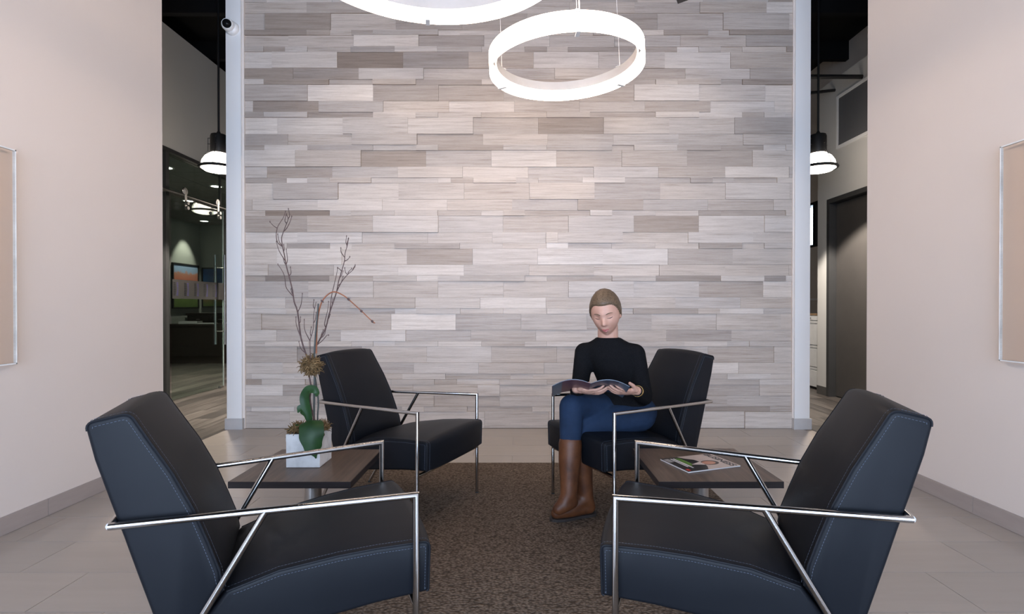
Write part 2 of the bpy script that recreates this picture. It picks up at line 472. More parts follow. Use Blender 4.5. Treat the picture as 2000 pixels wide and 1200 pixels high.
# ---- lobby walls
struct(slab('wall_left', (-2.68, -2.7, 0), (-2.53, 3.79, 4.75), M['wall_paint']))
struct(slab('wall_right', (2.46, -2.7, 0), (2.61, 3.775, 4.75), M['wall_paint']))
def baseboard(name, x0, x1, xf0, xf1, joint):
    b = struct(slab(name, (x0, -2.6, 0), (x1, 3.775, 0.088), M['cable']))
    me = unit_cube('base_tile', M['base_tile']); y = joint - 10 * Lt
    while y < 3.775:
        a, c = max(y, -2.6), min(y + Lt, 3.775)
        if c - a > 0.02: place(me, 'base_tile', (xf0, a + 0.0015, 0.0015), (xf1, c - 0.0015, 0.090), b)
        y += Lt
baseboard('baseboard_left', -2.53, -2.524, -2.53, -2.520, 2.85)
baseboard('baseboard_right', 2.454, 2.46, 2.450, 2.46, 2.875)

# ---- stone clad wall
back = struct(slab('wall_back', (-2.53, 4.93, 0), (2.52, 5.10, 4.75), M['grey_paint']))
WALL_ROWS = [
 (3.909,3.809,[-2.515,-1.946,-1.351,-0.756,-0.161,0.461,1.057,1.654,2.263,2.505],"655565558"),
 (3.809,3.656,[-2.515,-2.330,-1.728,-1.131,-0.521,0.074,0.669,1.268,1.868,2.470,2.505],"5364454557"),
 (3.656,3.608,[-2.515,-1.947,-1.733,-1.537,-1.338,-0.741,-0.545,-0.144,0.259,0.679,1.132,1.325,1.729,1.927,2.505],"34645766558463"),
 (3.608,3.504,[-2.515,-2.117,-1.515,-0.921,-0.321,0.279,0.875,1.478,2.078,2.505],"668465554"),
 (3.504,3.453,[-2.515,-2.339,-2.141,-1.939,-1.545,-1.140,-0.750,-0.343,0.049,0.254,0.447,1.044,1.448,1.646,1.848,2.045,2.449,2.505],"54754756463476563"),
 (3.453,3.306,[-2.515,-2.264,-1.665,-1.063,-0.464,0.133,0.728,1.334,1.936,2.505],"872357675"),
 (3.306,3.205,[-2.515,-2.071,-1.470,-0.876,-0.279,0.325,0.927,1.524,2.116,2.505],"336556464"),
 (3.205,3.155,[-2.515,-2.337,-1.743,-1.342,-0.947,-0.343,0.049,0.655,1.011,1.252,1.452,1.849,2.046,2.505],"7345363546543"),
 (3.155,3.007,[-2.515,-1.940,-1.339,-0.739,-0.141,0.456,1.053,1.647,2.256,2.505],"584454768"),
 (3.007,2.906,[-2.515,-2.442,-1.839,-1.247,-0.644,-0.045,0.554,1.154,1.755,2.346,2.505],"7356755477"),
 (2.906,2.856,[-2.515,-2.341,-1.940,-1.340,-0.949,-0.742,-0.347,0.251,0.650,1.251,1.651,2.047,2.249,2.442,2.505],"46375655477477"),
 (2.856,2.705,[-2.515,-2.220,-1.617,-1.020,-0.422,0.175,0.776,1.377,1.976,2.505],"876653664"),
 (2.705,2.604,[-2.515,-2.123,-1.533,-0.936,-0.333,0.263,0.865,1.463,2.056,2.505],"455465555"),
 (2.604,2.554,[-2.515,-2.337,-1.941,-1.340,-0.944,-0.742,-0.145,0.251,0.852,1.054,1.450,1.850,2.241,2.443,2.505],"47455365564477"),
 (2.554,2.404,[-2.515,-2.052,-1.450,-0.855,-0.254,0.342,0.941,1.539,2.140,2.505],"753575546"),
 (2.404,2.303,[-2.515,-2.314,-1.714,-1.113,-0.519,0.083,0.684,1.278,1.888,2.474,2.505],"6456756586"),
 (2.303,2.256,[-2.515,-2.137,-1.942,-1.736,-1.357,-0.743,-0.625,-0.419,-0.027,0.175,0.579,0.970,1.571,1.774,1.969,2.368,2.505],"4855675765754557"),
 (2.256,2.106,[-2.515,-2.255,-1.661,-1.108,-0.505,0.094,0.692,1.294,1.893,2.483,2.505],"7576565676"),
 (2.106,2.005,[-2.515,-2.453,-1.851,-1.257,-0.662,-0.062,0.538,1.139,1.734,2.335,2.505],"5787654556"),
 (2.005,1.955,[-2.515,-2.335,-1.737,-1.543,-1.142,-0.748,-0.347,-0.145,0.052,0.650,0.853,1.254,1.650,1.855,2.445,2.505],"626565654756447"),
 (1.955,1.803,[-2.515,-1.943,-1.341,-0.743,-0.148,0.453,1.052,1.650,2.251,2.505],"457656377"),
 (1.803,1.705,[-2.515,-2.037,-1.442,-0.841,-0.246,0.246,0.356,0.951,1.552,2.147,2.505],"8766676676"),
 (1.705,1.653,[-2.515,-2.134,-1.741,-1.540,-1.143,-0.546,-0.153,0.251,0.450,0.850,1.249,1.650,2.046,2.252,2.505],"64864668567466"),
 (1.653,1.505,[-2.515,-2.223,-1.628,-1.031,-0.428,0.170,0.769,1.367,1.962,2.505],"787478856"),
 (1.505,1.405,[-2.515,-2.303,-1.704,-1.111,-0.507,0.091,0.688,1.288,1.890,2.480,2.505],"7578567666"),
 (1.405,1.353,[-2.515,-2.332,-1.742,-1.342,-0.942,-0.747,-0.541,0.052,0.255,0.853,1.253,1.851,2.249,2.447,2.505],"42468656463737"),
 (1.353,1.205,[-2.515,-1.936,-1.339,-0.747,-0.145,0.454,1.052,1.654,2.244,2.505],"565667648"),
 (1.205,1.104,[-2.515,-2.152,-1.548,-0.954,-0.359,0.246,0.845,1.435,2.039,2.505],"755686666"),
 (1.104,1.053,[-2.515,-2.140,-1.739,-1.143,-0.946,-0.541,-0.148,0.255,0.651,1.048,1.643,1.845,2.245,2.505],"7657667764686"),
 (1.053,0.905,[-2.515,-2.368,-1.769,-1.177,-0.584,0.019,0.623,1.216,1.815,2.409,2.505],"6559565666"),
 (0.905,0.802,[-2.515,-2.234,-1.638,-1.043,-0.445,0.154,0.761,1.355,1.955,2.505],"758557646"),
 (0.802,0.753,[-2.515,-2.333,-1.934,-1.542,-1.343,-1.144,-0.747,-0.347,0.052,0.252,0.854,1.520,1.913,2.119,2.505],"67767675676766"),
 (0.753,0.604,[-2.515,-2.043,-1.448,-0.849,-0.255,0.348,0.947,1.740,2.344,2.505],"536756656"),
 (0.604,0.503,[-2.515,-2.170,-1.568,-0.967,-0.373,0.230,0.829,1.425,2.019,2.505],"765766686"),
 (0.503,0.452,[-2.515,-2.461,-2.069,-1.664,-1.267,-1.073,-0.677,-0.078,0.128,0.733,1.712,1.914,2.314,2.505],"6776675676577"),
 (0.452,0.401,[-2.515,-2.365,-1.968,-1.571,-1.175,-0.778,-0.575,-0.182,0.255,0.851,1.610,2.210,2.505],"375665765657"),
 (0.401,0.300,[-2.515,-2.171,-1.572,-0.976,-0.381,-0.179,0.424,1.020,1.611,2.213,2.505],"8466766656"),
 (0.300,0.200,[-2.515,-1.943,-1.344,-0.782,-0.179,0.424,1.020,1.315,1.915,2.505],"656566656"),
 (0.200,0.153,[-2.515,-2.467,-2.070,-1.665,-1.077,-0.875,-0.478,0.120,0.530,1.104,1.712,2.312,2.505],"686676576535"),
 (0.153,0.000,[-2.515,-2.112,-1.513,-0.917,-0.319,0.272,0.871,1.474,2.076,2.505],"676766677"),
]

stone_me = unit_cube('stone_tile', M['stone'])
def tone_col(t, rng):
    t = min(9, max(0, t + rng.uniform(-0.35, 0.35))) / 9.0
    lo, hi = (0.15, 0.108, 0.083), (0.645, 0.582, 0.532)
    w = rng.uniform(-0.009, 0.009)
    return tuple(max(0, l + (h - l) * t + d) for l, h, d in zip(lo, hi, (w, 0, -w))) + (1,)
rng = random.Random(3)
small = []
strips = []
for (zt, zb, xs, T) in WALL_ROWS:
    for i, ch in enumerate(T):
        it = (xs[i], xs[i + 1], zb, zt, int(ch), rng.choice((0.0, 0.003, 0.006, 0.010, 0.014, 0.019)))
        if zt - zb < 0.06: strips.append(it)
        else: small.append(it)
strips.sort(key=lambda s: -(s[1] - s[0]))
nbig = 300 - len(small)
whole, rest = small + strips[:nbig], strips[nbig:]
# rows above the frame, up to the deck
zt0 = WALL_ROWS[0][0]; hts = [0.05, 0.15, 0.10]; z = zt0; i = 0
while z < 4.70:
    h_ = min(hts[i % 3], 4.75 - z); x = -2.515
    while x < 2.505:
        w_ = min(rng.choice((0.6, 0.6, 0.6, 0.4, 0.2)), 2.505 - x)
        if w_ > 0.01: rest.append((x, x + w_, z, z + h_, rng.choice((4, 5, 5, 6, 6, 7)), rng.choice((0, 0.004, 0.008))))
        x += w_
    z += h_; i += 1
for (x0, x1, z0, z1, t, p) in whole:
    o = place(stone_me, 'stone_tile', (x0 + 0.0006, 4.912 - p, z0 + 0.0006), (x1 - 0.0006, 4.93, z1 - 0.0006), back)
    o.color = tone_col(t, rng)
mb = MB(); cols = []
for (x0, x1, z0, z1, t, p) in rest:
    mb.box((x0 + 0.0006, 4.912 - p, z0 + 0.0006), (x1 - 0.0006, 4.93, z1 - 0.0006))
    c = tone_col(t, rng); cols += [c[:3] + (rng.random(),)] * 24
me = mb.mesh('narrow_stone_tiles', M['stone_s'])
ca = me.color_attributes.new('tone', 'FLOAT_COLOR', 'CORNER')
ca.data.foreach_set('color', [v for c in cols for v in c])
o = link('narrow_stone_tiles', me, back); o['kind'] = 'stuff'

# ---- white end posts of the stone wall, with bases
def end_post(n, x0, x1, xi):
    c = struct(slab('trim_%d' % n, (x0, 4.865, 0), (x1, 5.16, 4.75), M['white_paint']))
    slab('post_base', (x0 - 0.012, 4.850, 0), (x1 + 0.012, 5.17, 0.098), M['col_base'], c)
    slab('edge_strip', (min(xi, x1 if xi > 0 else x1), 4.89, 0), (max(xi, x1), 4.93, 4.75), M['wall_paint'], c) if xi < 0 else \
        slab('edge_strip', (xi, 4.89, 0), (x0, 4.93, 4.75), M['wall_paint'], c)
end_post(1, -2.668, -2.532, -2.515)
end_post(2, 2.515, 2.652, 2.505)

# ---- glazed shop front behind the camera
wf = struct(MB().box((-2.7, -2.85, 3.2), (2.62, -2.7, 4.75)).build('wall_front', M['wall_paint']))
w1 = struct(MB().box((-2.68, -2.78, 0), (2.61, -2.7, 0.10)).build('window_4', M['dark_frame']))
for i in range(5):
    xm = -2.53 + i * (4.99 / 4)
    slab('mullion', (xm - 0.03, -2.78, 0.1), (xm + 0.03, -2.66, 3.2), M['dark_frame'], w1)
for zz in (1.0, 2.3, 3.14):
    slab('transom', (-2.5, -2.77, zz), (2.43, -2.67, zz + 0.06), M['dark_frame'], w1)
for i in range(4):
    xa = -2.50 + i * (4.99 / 4); slab('pane', (xa, -2.735, 0.1), (xa + 1.19, -2.727, 3.2), M['window_glass'], w1)

# ---- closing walls of the building
struct(slab('wall_corridor_end_left', (-7.5, 2.35, 0), (-2.68, 2.5, 4.75), M['grey_paint']))
struct(slab('wall_corridor_end_right', (2.61, 2.35, 0), (4.8, 2.5, 4.75), M['grey_paint']))
struct(slab('wall_far', (-7.5, 12.05, 0), (4.8, 12.2, 4.75), M['office_paint']))
struct(slab('wall_office_left', (-7.35, 2.5, 0), (-7.2, 12.05, 4.75), M['office_paint']))

# ---- left corridor: wall over the office glazing
struct(slab('wall_corridor_left', (-4.28, 2.5, 2.99), (-4.13, 12.05, 4.42), M['grey_paint']))
struct(slab('trim_3', (-4.25, 2.5, 2.95), (-4.12, 12.05, 2.99), M['dark_frame']))
w = struct(slab('window_1', (-4.19, 3.2, 0.0), (-4.178, 6.29, 2.95), M['glass']))
slab('jamb', (-4.21, 6.275, 0), (-4.15, 6.335, 2.95), M['dark_frame'], w)
slab('film_band', (-4.177, 4.0, 1.215), (-4.1755, 6.27, 1.445), M['frost'], w)
w = struct(slab('window_2', (-4.19, 8.55, 0.0), (-4.178, 12.05, 2.95), M['glass']))
w = struct(slab('window_3', (-4.19, 6.34, 2.52), (-4.178, 8.54, 2.95), M['glass']))
slab('jamb', (-4.20, 7.46, 2.52), (-4.17, 7.475, 2.95), M['dark_frame'], w)

# sliding glass door with pull bars
door = struct(slab('door_1', (-4.106, 6.30, 0.012), (-4.094, 7.39, 2.44), M['glass']))
slab('edge', (-4.107, 7.39, 0.012), (-4.093, 7.395, 2.44), M['acrylic_edge'], door)
band = slab('film_band', (-4.0935, 6.30, 1.215), (-4.092, 7.385, 1.445), M['frost'], door)
def logo(y, par, x):
    mb = MB(); n = 8
    for i in range(n):
        z = 1.41 - i * 0.0205
        wl = 0.028 + 0.020 * math.sin(PI * (i + 1.2) / (n + 1.5))
        mb.box((x, y - 0.045, z - 0.013), (x + 0.0008, y - 0.045 + wl, z), 0)
        wr = 0.014 + 0.020 * abs((i - 3.3) / 3.5)
        mb.box((x, y + 0.045 - wr, z - 0.013), (x + 0.0008, y + 0.045, z), 1)
    mb.build('logo', [M['ink_black'], M['ink_violet']], par)
for i in range(5): logo(6.36 + 0.203 * i, band, -4.0918)
for i in range(2): logo(6.157 - 0.203 * i, bpy.data.objects['window_1'].children[1], -4.1750)
mb = MB().tube([(-4.035, 7.315, 0.60), (-4.035, 7.315, 1.83)], 0.016, 14).tube([(-4.165, 7.315, 0.60), (-4.165, 7.315, 1.83)], 0.016, 14)
h = mb.build('pull_handle', M['steel'], door, True); 
for z in (0.78, 1.65):
    MB().tube([(-4.165, 7.315, z), (-4.035, 7.315, z)], 0.007, 10).build('standoff', M['steel'], h, True)
slab('floor_guide', (-4.12, 7.30, 0), (-4.08, 7.36, 0.03), M['steel'], door)
# door track with rollers
tr = thing('door_track', 'steel sliding door track with rollers across the office glass', 'door track', (-4.07, 5.2, 2.47))
MB().tube([(0, 0, 0), (0, 3.5, 0)], 0.016, 12).build('rail', M['steel'], tr, True)
for yy in (1.30, 2.0):
    r = MB().lathe([(0.045, -0.012), (0.05, -0.006), (0.038, 0), (0.05, 0.006), (0.045, 0.012)], (0, yy, 0.052), 20, axis=(1, 0, 0)).build('roller', M['steel'], tr, True)
    MB().box((0.012, yy - 0.02, -0.16), (0.018, yy + 0.02, 0.07)).lathe([(0.022, -0.006), (0.022, 0.03)], (0.018, yy, -0.09), 16, axis=(1, 0, 0)).lathe([(0.022, -0.006), (0.022, 0.03)], (0.018, yy, -0.15), 16, axis=(1, 0, 0)).build('hanger', M['steel'], r, True)
for yy in (0.2, 1.0, 2.6, 3.3):
    MB().tube([(0, yy, 0), (-0.10, yy, 0)], 0.012, 10).build('standoff', M['steel'], tr, True)

# ---- office: ceiling grid
oc = struct(slab('ceiling_office', (-7.2, 2.6, 2.965), (-4.26, 12.05, 2.99), M['ceil_grid']))
ct = unit_cube('ceiling_tile', M['ceil_tile'])
for i in range(5):
    for j in range(11):
        xa = -7.19 + i * 0.6; ya = 5.5 + j * 0.6
        place(ct, 'ceiling_tile', (xa + 0.008, ya + 0.008, 2.957), (min(xa + 0.592, -4.27), min(ya + 0.592, 12.04), 2.968), oc)

# ---- right corridor wall with door
wr = struct(MB().box((3.85, 2.5, 0), (4.0, 5.70, 3.9)).box((3.85, 6.66, 0), (4.0, 6.885, 3.9)).box((3.85, 5.70, 2.45), (4.0, 6.66, 3.9)).build('wall_corridor_right', M['grey_paint']))
d2 = struct(MB().bbox((3.925, 5.755, 0.012), (3.968, 6.605, 2.392), 0.003).build('door_2', M['dark_door']))
MB().box((3.838, 6.61, 0), (4.0, 6.665, 2.452)).box((3.838, 5.695, 0), (4.0, 5.75, 2.452)).box((3.838, 5.75, 2.397), (4.0, 6.61, 2.452)).box((3.965, 6.59, 0), (3.99, 6.61, 2.4)).build('door_frame', M['dark_frame'], d2)
h = MB().lathe([(0.028, 0), (0.028, 0.008), (0.012, 0.01), (0.012, 0.05)], (3.925, 5.82, 1.02), 18, axis=(-1, 0, 0)).build('lever_handle', M['steel'], d2, True)
struct(slab('baseboard_corridor', (3.843, 6.666, 0), (3.85, 6.885, 0.108), M['dark_base']))
gp = thing('wall_grille', 'grey perforated metal panel in a white frame, high on the right corridor wall', 'wall panel', (3.85, 5.3, 3.02))
MB().box((-0.012, 0.035, 0.035), (-0.002, 1.125, 0.60)).build('perforated_sheet', M['mesh'], gp)
MB().box((-0.02, 0, 0), (-0.001, 1.16, 0.035)).box((-0.02, 0, 0.60), (-0.001, 1.16, 0.635)).box((-0.02, 0, 0.035), (-0.001, 0.035, 0.60)).box((-0.02, 1.125, 0.035), (-0.001, 1.16, 0.60)).build('frame', M['white_paint'], gp)
# far wall behind the filing cabinet
wf2 = struct(MB().box((4.5, 6.885, 0), (4.65, 8.02, 4.75)).box((4.5, 8.5, 0), (4.65, 12.05, 4.75)).box((4.5, 8.02, 0), (4.65, 8.5, 2.03)).box((4.5, 8.02, 2.72), (4.65, 8.5, 4.75)).box((4.0, 6.76, 0), (4.5, 6.885, 3.9)).build('wall_cabinet_side', M['wall_paint']))
w5 = struct(MB().box((4.50, 8.02, 2.03), (4.60, 8.06, 2.72)).box((4.50, 8.46, 2.03), (4.60, 8.5, 2.72)).box((4.50, 8.06, 2.03), (4.60, 8.46, 2.07)).box((4.50, 8.06, 2.68), (4.60, 8.46, 2.72)).box((4.52, 8.20, 2.07), (4.58, 8.22, 2.68)).build('window_5', M['black']))
slab('pane', (4.55, 8.06, 2.07), (4.556, 8.20, 2.68), M['dark_frame'], w5)
slab('pane', (4.55, 8.22, 2.07), (4.556, 8.46, 2.68), M['window_glass'], w5)
struct(slab('trim_4', (4.42, 6.9, 1.215), (4.5, 12.0, 1.245), M['white_paint']))
struct(slab('wall_outer_right', (4.66, 2.5, 0), (4.8, 7.9, 4.75), M['black_paint']))

# ceiling pipes above the right corridor
def pipe(pts, r, label):
    o = MB().tube(pts, r, 12).build('ceiling_pipe', M['black'], None, True); tag(o, label, 'pipe'); return o
pipe([(2.7, 6.0, 3.70), (3.848, 6.0, 3.70)], 0.024, 'black horizontal pipe running into the right corridor wall')
pipe([(2.7, 6.35, 3.45), (3.55, 6.5, 3.72), (3.848, 6.52, 3.76)], 0.018, 'thin slanting black pipe behind the straight one, right corridor')

# ================================================================ LIGHT FITTINGS
def ring_light(label, cx, cy, zb, R, hb, rot, tilt):
    t = thing('ring_pendant', label, 'pendant light', (cx, cy, zb), 0, 'ring pendants over the seats')
    t.rotation_euler = (0, tilt, 0)
    MB().ring([(-0.003, 0), (0.003, 0), (0.003, hb), (-0.003, hb)], R, n=128).build('diffuser', M['ring_glow'], t, True)
    MB().ring([(-0.006, hb * 0.50), (0.004, hb * 0.50), (0.004, hb), (-0.006, hb)], R - 0.036, n=128).build('inner_channel', M['ring_white'], t, True)
    for i in range(3):
        a = rot + i * 2 * PI / 3; ca, sa = math.cos(a), math.sin(a)
        er = Vector((ca, sa, 0)); et = Vector((-sa, ca, 0)); ez = Vector((0, 0, 1))
        b = MB().obox(er * (R + 0.006) + ez * hb * 0.5, er * 0.002, et * 0.011, ez * hb * 0.5)
        b.obox(er * (R - 0.018) + ez * -0.003, er * 0.026, et * 0.011, ez * 0.002)
        b.obox(er * (R - 0.020) + ez * (hb + 0.003), er * 0.026, et * 0.011, ez * 0.002)
        bo = b.build('bracket', M['clear_plastic'], t)
        for zz in (0.12, 0.88):
            for tt in (-0.006, 0.006):
                MB().lathe([(0.0024, 0), (0.0024, 0.002)], er * (R + 0.008) + et * tt + ez * hb * zz, 8, axis=er).build('screw', M['steel'], bo)
        top = er * (R * 0.96 - 0.02); 
        MB().tube([er * (R - 0.02) + ez * hb, Vector((top.x, top.y, 4.74 - zb))], 0.0013, 6).build('cable', M['cable'], t)
    a = rot; er = Vector((math.cos(a + 0.03), math.sin(a + 0.03), 0))
    MB().tube(smooth_path([er * (R - 0.02) + Vector((0, 0, hb)), er * (R - 0.03) + Vector((0.005, 0, hb + 0.25)), er * (R - 0.02) + Vector((-0.004, 0, hb + 0.8)), er * (R - 0.02) + Vector((0, 0, 4.74 - zb))]), 0.0035, 8).build('power_cord', M['cable'], t, True)
    MB().lathe([(0.06, 0), (0.06, 0.03)], er * (R - 0.02) + Vector((0, 0, 4.72 - zb)), 24).build('ceiling_canopy', M['ring_white'], t, True)
    return t
ring_light('smaller, lower glowing ring pendant hanging right of centre', 0.283, 3.20, 2.530, 0.457, 0.110, -PI / 2 + 0.045, math.radians(-2.4))
ring_light('larger glowing ring pendant cut off by the top of the picture', -0.365, 2.11, 2.555, 0.610, 0.110, PI / 2 + 0.16, 0)

def pendant(label, x, y):
    t = thing('industrial_pendant', label, 'pendant light', (x, y, 2.575), 0, 'industrial pendants in the side corridors')
    MB().lathe([(0.0, 0.0), (0.09, 0.004), (0.15, 0.018), (0.185, 0.045), (0.187, 0.075), (0.175, 0.13), (0.145, 0.18), (0.10, 0.215), (0.085, 0.225)], n=40).build('globe', M['pend_glow'], t, True)
    MB().ring([(-0.010, 0.042), (0.008, 0.040), (0.016, 0.056), (0.008, 0.072), (-0.008, 0.070)], 0.200, n=64).build('rim', M['black'], t, True)
    MB().lathe([(0.075, 0.222), (0.088, 0.228), (0.09, 0.26), (0.09, 0.42), (0.082, 0.445), (0.03, 0.452), (0.022, 0.47), (0.012, 0.49)], n=32).build('housing', M['black'], t, True)
    MB().tube([(0, 0, 0.48), (0, 0, 2.35)], 0.012, 12).build('stem', M['black'], t, True)
    for a in (0, PI / 2, PI, 3 * PI / 2):
        c, s = math.cos(a + 0.2), math.sin(a + 0.2)
        b = MB().tube([(c * 0.09, s * 0.09, 0.40), (c * 0.115, s * 0.115, 0.40), (c * 0.115, s * 0.115, 0.25), (c * 0.16, s * 0.16, 0.175), (c * 0.192, s * 0.192, 0.10), (c * 0.196, s * 0.196, 0.06)], 0.004, 8)
        b.tube([(c * 0.09, s * 0.09, 0.33), (c * 0.12, s * 0.12, 0.33)], 0.005, 8)
        b.build('rod', M['black'], t, True)
    l = bpy.data.lights.new('pendant_lamp', 'SPOT'); l.energy = 560; l.spot_size = 2.0; l.spot_blend = 0.25; l.shadow_soft_size = 0.05; l.color = (1, 0.9, 0.79)
    lo = link('pendant_lamp', l, t); lo.location = (0, 0, -0.005)
    t.scale = (0.92, 0.92, 0.92)
    return t
pendant('black industrial pendant with glowing dome in the left corridor, nearer one', -3.26, 5.80)
pendant('glowing domed pendant mirrored in the office glass, left corridor', -3.26, 8.40)
pendant('black industrial pendant with glowing dome in the right corridor', 3.245, 5.80)

def track_head(label, x, y, z, ry):
    t = thing('track_spotlight', label, 'spotlight', (x, y, z), 0, 'black track spotlights')
    MB().obox((0, 0, 0.11), (0.055 * math.cos(ry), 0, 0.055 * math.sin(ry)), (0, 0.05, 0), (-0.11 * math.sin(ry), 0, 0.11 * math.cos(ry))).build('head', M['black'], t)
    MB().tube([(0, 0, 0.2), (0, 0, 4.75 - z)], 0.012, 10).build('stem', M['black'], t, True)
track_head('black spotlight hanging above the stone wall, right', 1.20, 3.95, 3.395, 0.35)
track_head('black spotlight seen through the larger ring', -0.80, 4.40, 3.62, -0.3)

# row of track spots above the picture, washing the stone wall
for i, x in enumerate((-1.35, -0.45, 0.45, 1.35)):
    t = thing('track_spotlight', ('leftmost', 'second from left', 'third from left', 'rightmost')[i] + ' black track spotlight of the row under the ceiling by the stone wall', 'spotlight', (x, 3.55, 4.35), 0, 'black track spotlights washing the wall')
    aim = Vector((0, 1.36, -3.0)).normalized()
    MB().lathe([(0.05, -0.10), (0.055, -0.02), (0.055, 0.10), (0.048, 0.10), (0.040, 0.07)], n=24, axis=aim).build('head', M['black'], t, True)
    MB().tube([(0, 0, 0), (0, 0, 0.40)], 0.01, 8).build('stem', M['black'], t, True)
    l = bpy.data.lights.new('track_lamp', 'SPOT'); l.energy = 48; l.spot_size = 1.15; l.spot_blend = 0.6; l.shadow_soft_size = 0.03; l.color = (1, 0.86, 0.72)
    lo = link('track_lamp', l, t); lo.location = aim * 0.105; lo.rotation_euler = aim.to_track_quat('-Z', 'Y').to_euler()
# recessed office downlights
for i, (x, y, lab) in enumerate(((-4.66, 7.05, 'nearest round downlight in the office ceiling'), (-4.62, 8.15, 'round office downlight just below the corridor pendant'), (-5.74, 9.27, 'farthest round downlight in the office ceiling'))):
    t = thing('downlight', lab, 'downlight', (x, y, 2.955), 0, 'recessed office downlights')
    MB().ring([(-0.012, -0.004), (0.012, -0.004), (0.012, 0.002), (-0.012, 0.002)], 0.085, n=32).build('trim_ring', M['white_plastic'], t, True)
    MB().lathe([(0.075, -0.002), (0.075, 0.0015)], n=28).build('lens', M['down_glow'], t, True)
    l = bpy.data.lights.new('downlight_lamp', 'SPOT'); l.energy = 120; l.spot_size = 1.7; l.spot_blend = 0.7; l.shadow_soft_size = 0.06; l.color = (1, 0.9, 0.78)
    lo = link('downlight_lamp', l, t); lo.location = (0, 0, -0.01)

# security camera on the left post
t = thing('security_camera', 'white turret security camera high on the left white post', 'camera', (-2.604, 4.865, 3.645))
MB().lathe([(0.062, 0), (0.062, -0.018), (0.052, -0.034), (0.034, -0.044)], n=32, axis=(0, 1, 0)).build('base', M['white_plastic'], t, True)
ax = Vector((0.20, -0.96, -0.12)).normalized(); cc = Vector((-0.012, -0.058, 0.008))
prof = [(0.054 * math.sin(a), 0.054 * math.cos(a)) for a in [PI - i * (PI - 0.92) / 14 for i in range(15)]]
prof[0] = (0.0001, prof[0][1])
b = MB().lathe(prof, cc, 32, axis=ax).build('housing', M['white_plastic'], t, True)
prof = [(0.0425 * math.sin(a), 0.006 + 0.0425 * math.cos(a) * 0.95) for a in [1.6 - i * 1.6 / 10 for i in range(11)]]
prof[-1] = (0.0001, prof[-1][1])
MB().lathe(prof, cc + ax * 0.012, 32, axis=ax).build('lens_dome', M['lens'], t, True)

# clear acrylic panels on the side walls
def acrylic(label, xw, sx, y0, y1, z0, z1):
    t = thing('acrylic_panel', label, 'wall panel', (xw, y0, z0))
    x0 = sx * 0.028; x1 = sx * 0.040
    MB().box((min(x0, x1), 0.006, 0.006), (max(x0, x1), y1 - y0 - 0.006, z1 - z0 - 0.006)).build('sheet', M['acrylic'], t)
    a, b = min(x0, x1) - 0.0005, max(x0, x1) + 0.0005
    MB().box((a, y1 - y0 - 0.006, 0), (b, y1 - y0, z1 - z0)).box((a, 0, 0), (b, 0.006, z1 - z0)).box((a, 0, 0), (b, y1 - y0, 0.006)).box((a, 0, z1 - z0 - 0.006), (b, y1 - y0, z1 - z0)).build('polished_edge', M['acrylic_edge'], t)
    for yy in (0.30, y1 - y0 - 0.30):
        for zz in (0.08, z1 - z0 - 0.08):
            MB().lathe([(0.009, 0), (0.009, 0.0275)], (0, yy, zz), 16, axis=(sx, 0, 0)).build('standoff', M['clear_plastic'], t, True)
acrylic('clear acrylic panel on the left wall', -2.53, 1, 1.50, 2.645, 0.835, 1.895)
acrylic('clear acrylic panel on the right wall', 2.46, -1, 1.50, 2.69, 0.847, 1.925)

# ================================================================ RUG, TABLES
rg = MB().bbox((-1.045, 0.35, 0.0), (1.17, 3.792, 0.009), 0.003).build('area_rug', M['rug'], None, True)
tag(rg, 'brown looped rectangular rug under the chairs and tables', 'rug')

def side_table(label, x0, x1, y0, y1):
    cx, cy = (x0 + x1) / 2, (y0 + y1) / 2; hx, hy = (x1 - x0) / 2, (y1 - y0) / 2; H = 0.425
    t = thing('side_table', label, 'table', (cx, cy, 0.0092), 0, 'square pedestal side tables'); H -= 0.0092
    tp = MB().box((-hx + 0.001, -hy + 0.001, H - 0.026), (hx - 0.001, hy - 0.001, H)).build('table_top', M['walnut'], t)
    e = 0.0015
    MB().box((-hx - e, -hy - e, H - 0.0262), (hx + e, -hy, H - 0.0006)).box((-hx - e, hy, H - 0.0262), (hx + e, hy + e, H - 0.0006)).box((-hx - e, -hy, H - 0.0262), (-hx, hy, H - 0.0006)).box((hx, -hy, H - 0.0262), (hx + e, hy, H - 0.0006)).build('edge_band', M['walnut_edge'], tp)
    MB().lathe([(0.036, 0.012), (0.036, H - 0.032)], n=32).build('pedestal', M['steel'], t, True)
    MB().lathe([(0.19, 0), (0.19, 0.005), (0.182, 0.010), (0.05, 0.014), (0.037, 0.016)], n=48).build('base_plate', M['steel'], t, True)
    MB().lathe([(0.11, H - 0.033), (0.11, H - 0.0265)], n=24).build('mounting_plate', M['black'], t, True)
    return t
side_table('square walnut side table holding the potted orchid', -1.153, -0.669, 2.112, 2.594)
side_table('square walnut side table with the magazine lying on it', 0.555, 1.049, 2.113, 2.609)

# ================================================================ ARMCHAIRS
def fillet(poly, rad, n=5):
    # poly: list of 2D points, rad: radius per corner (0 keeps)
    out = []; m = len(poly)
    for i in range(m):
        p0, p1, p2 = Vector(poly[i - 1]), Vector(poly[i]), Vector(poly[(i + 1) % m]); r = rad[i]
        if r <= 0: out.append(p1); continue
        a = (p0 - p1).normalized(); b = (p2 - p1).normalized(); th = a.angle(b)
        d = min(r / math.tan(th / 2), (p0 - p1).length * 0.45, (p2 - p1).length * 0.45)
        s, e = p1 + a * d, p1 + b * d
        for k in range(n + 1):
            t = k / n; out.append((1 - t) ** 2 * s + 2 * (1 - t) * t * p1 + t * t * e)
    return out
def subdivide(poly, step):
    out = []
    for i in range(len(poly)):
        a, b = poly[i], poly[(i + 1) % len(poly)]; n = max(1, int((b - a).length / step))
        for k in range(n): out.append(a.lerp(b, k / n))
    return out
def hw(u): return 0.2865 + 0.135 * u
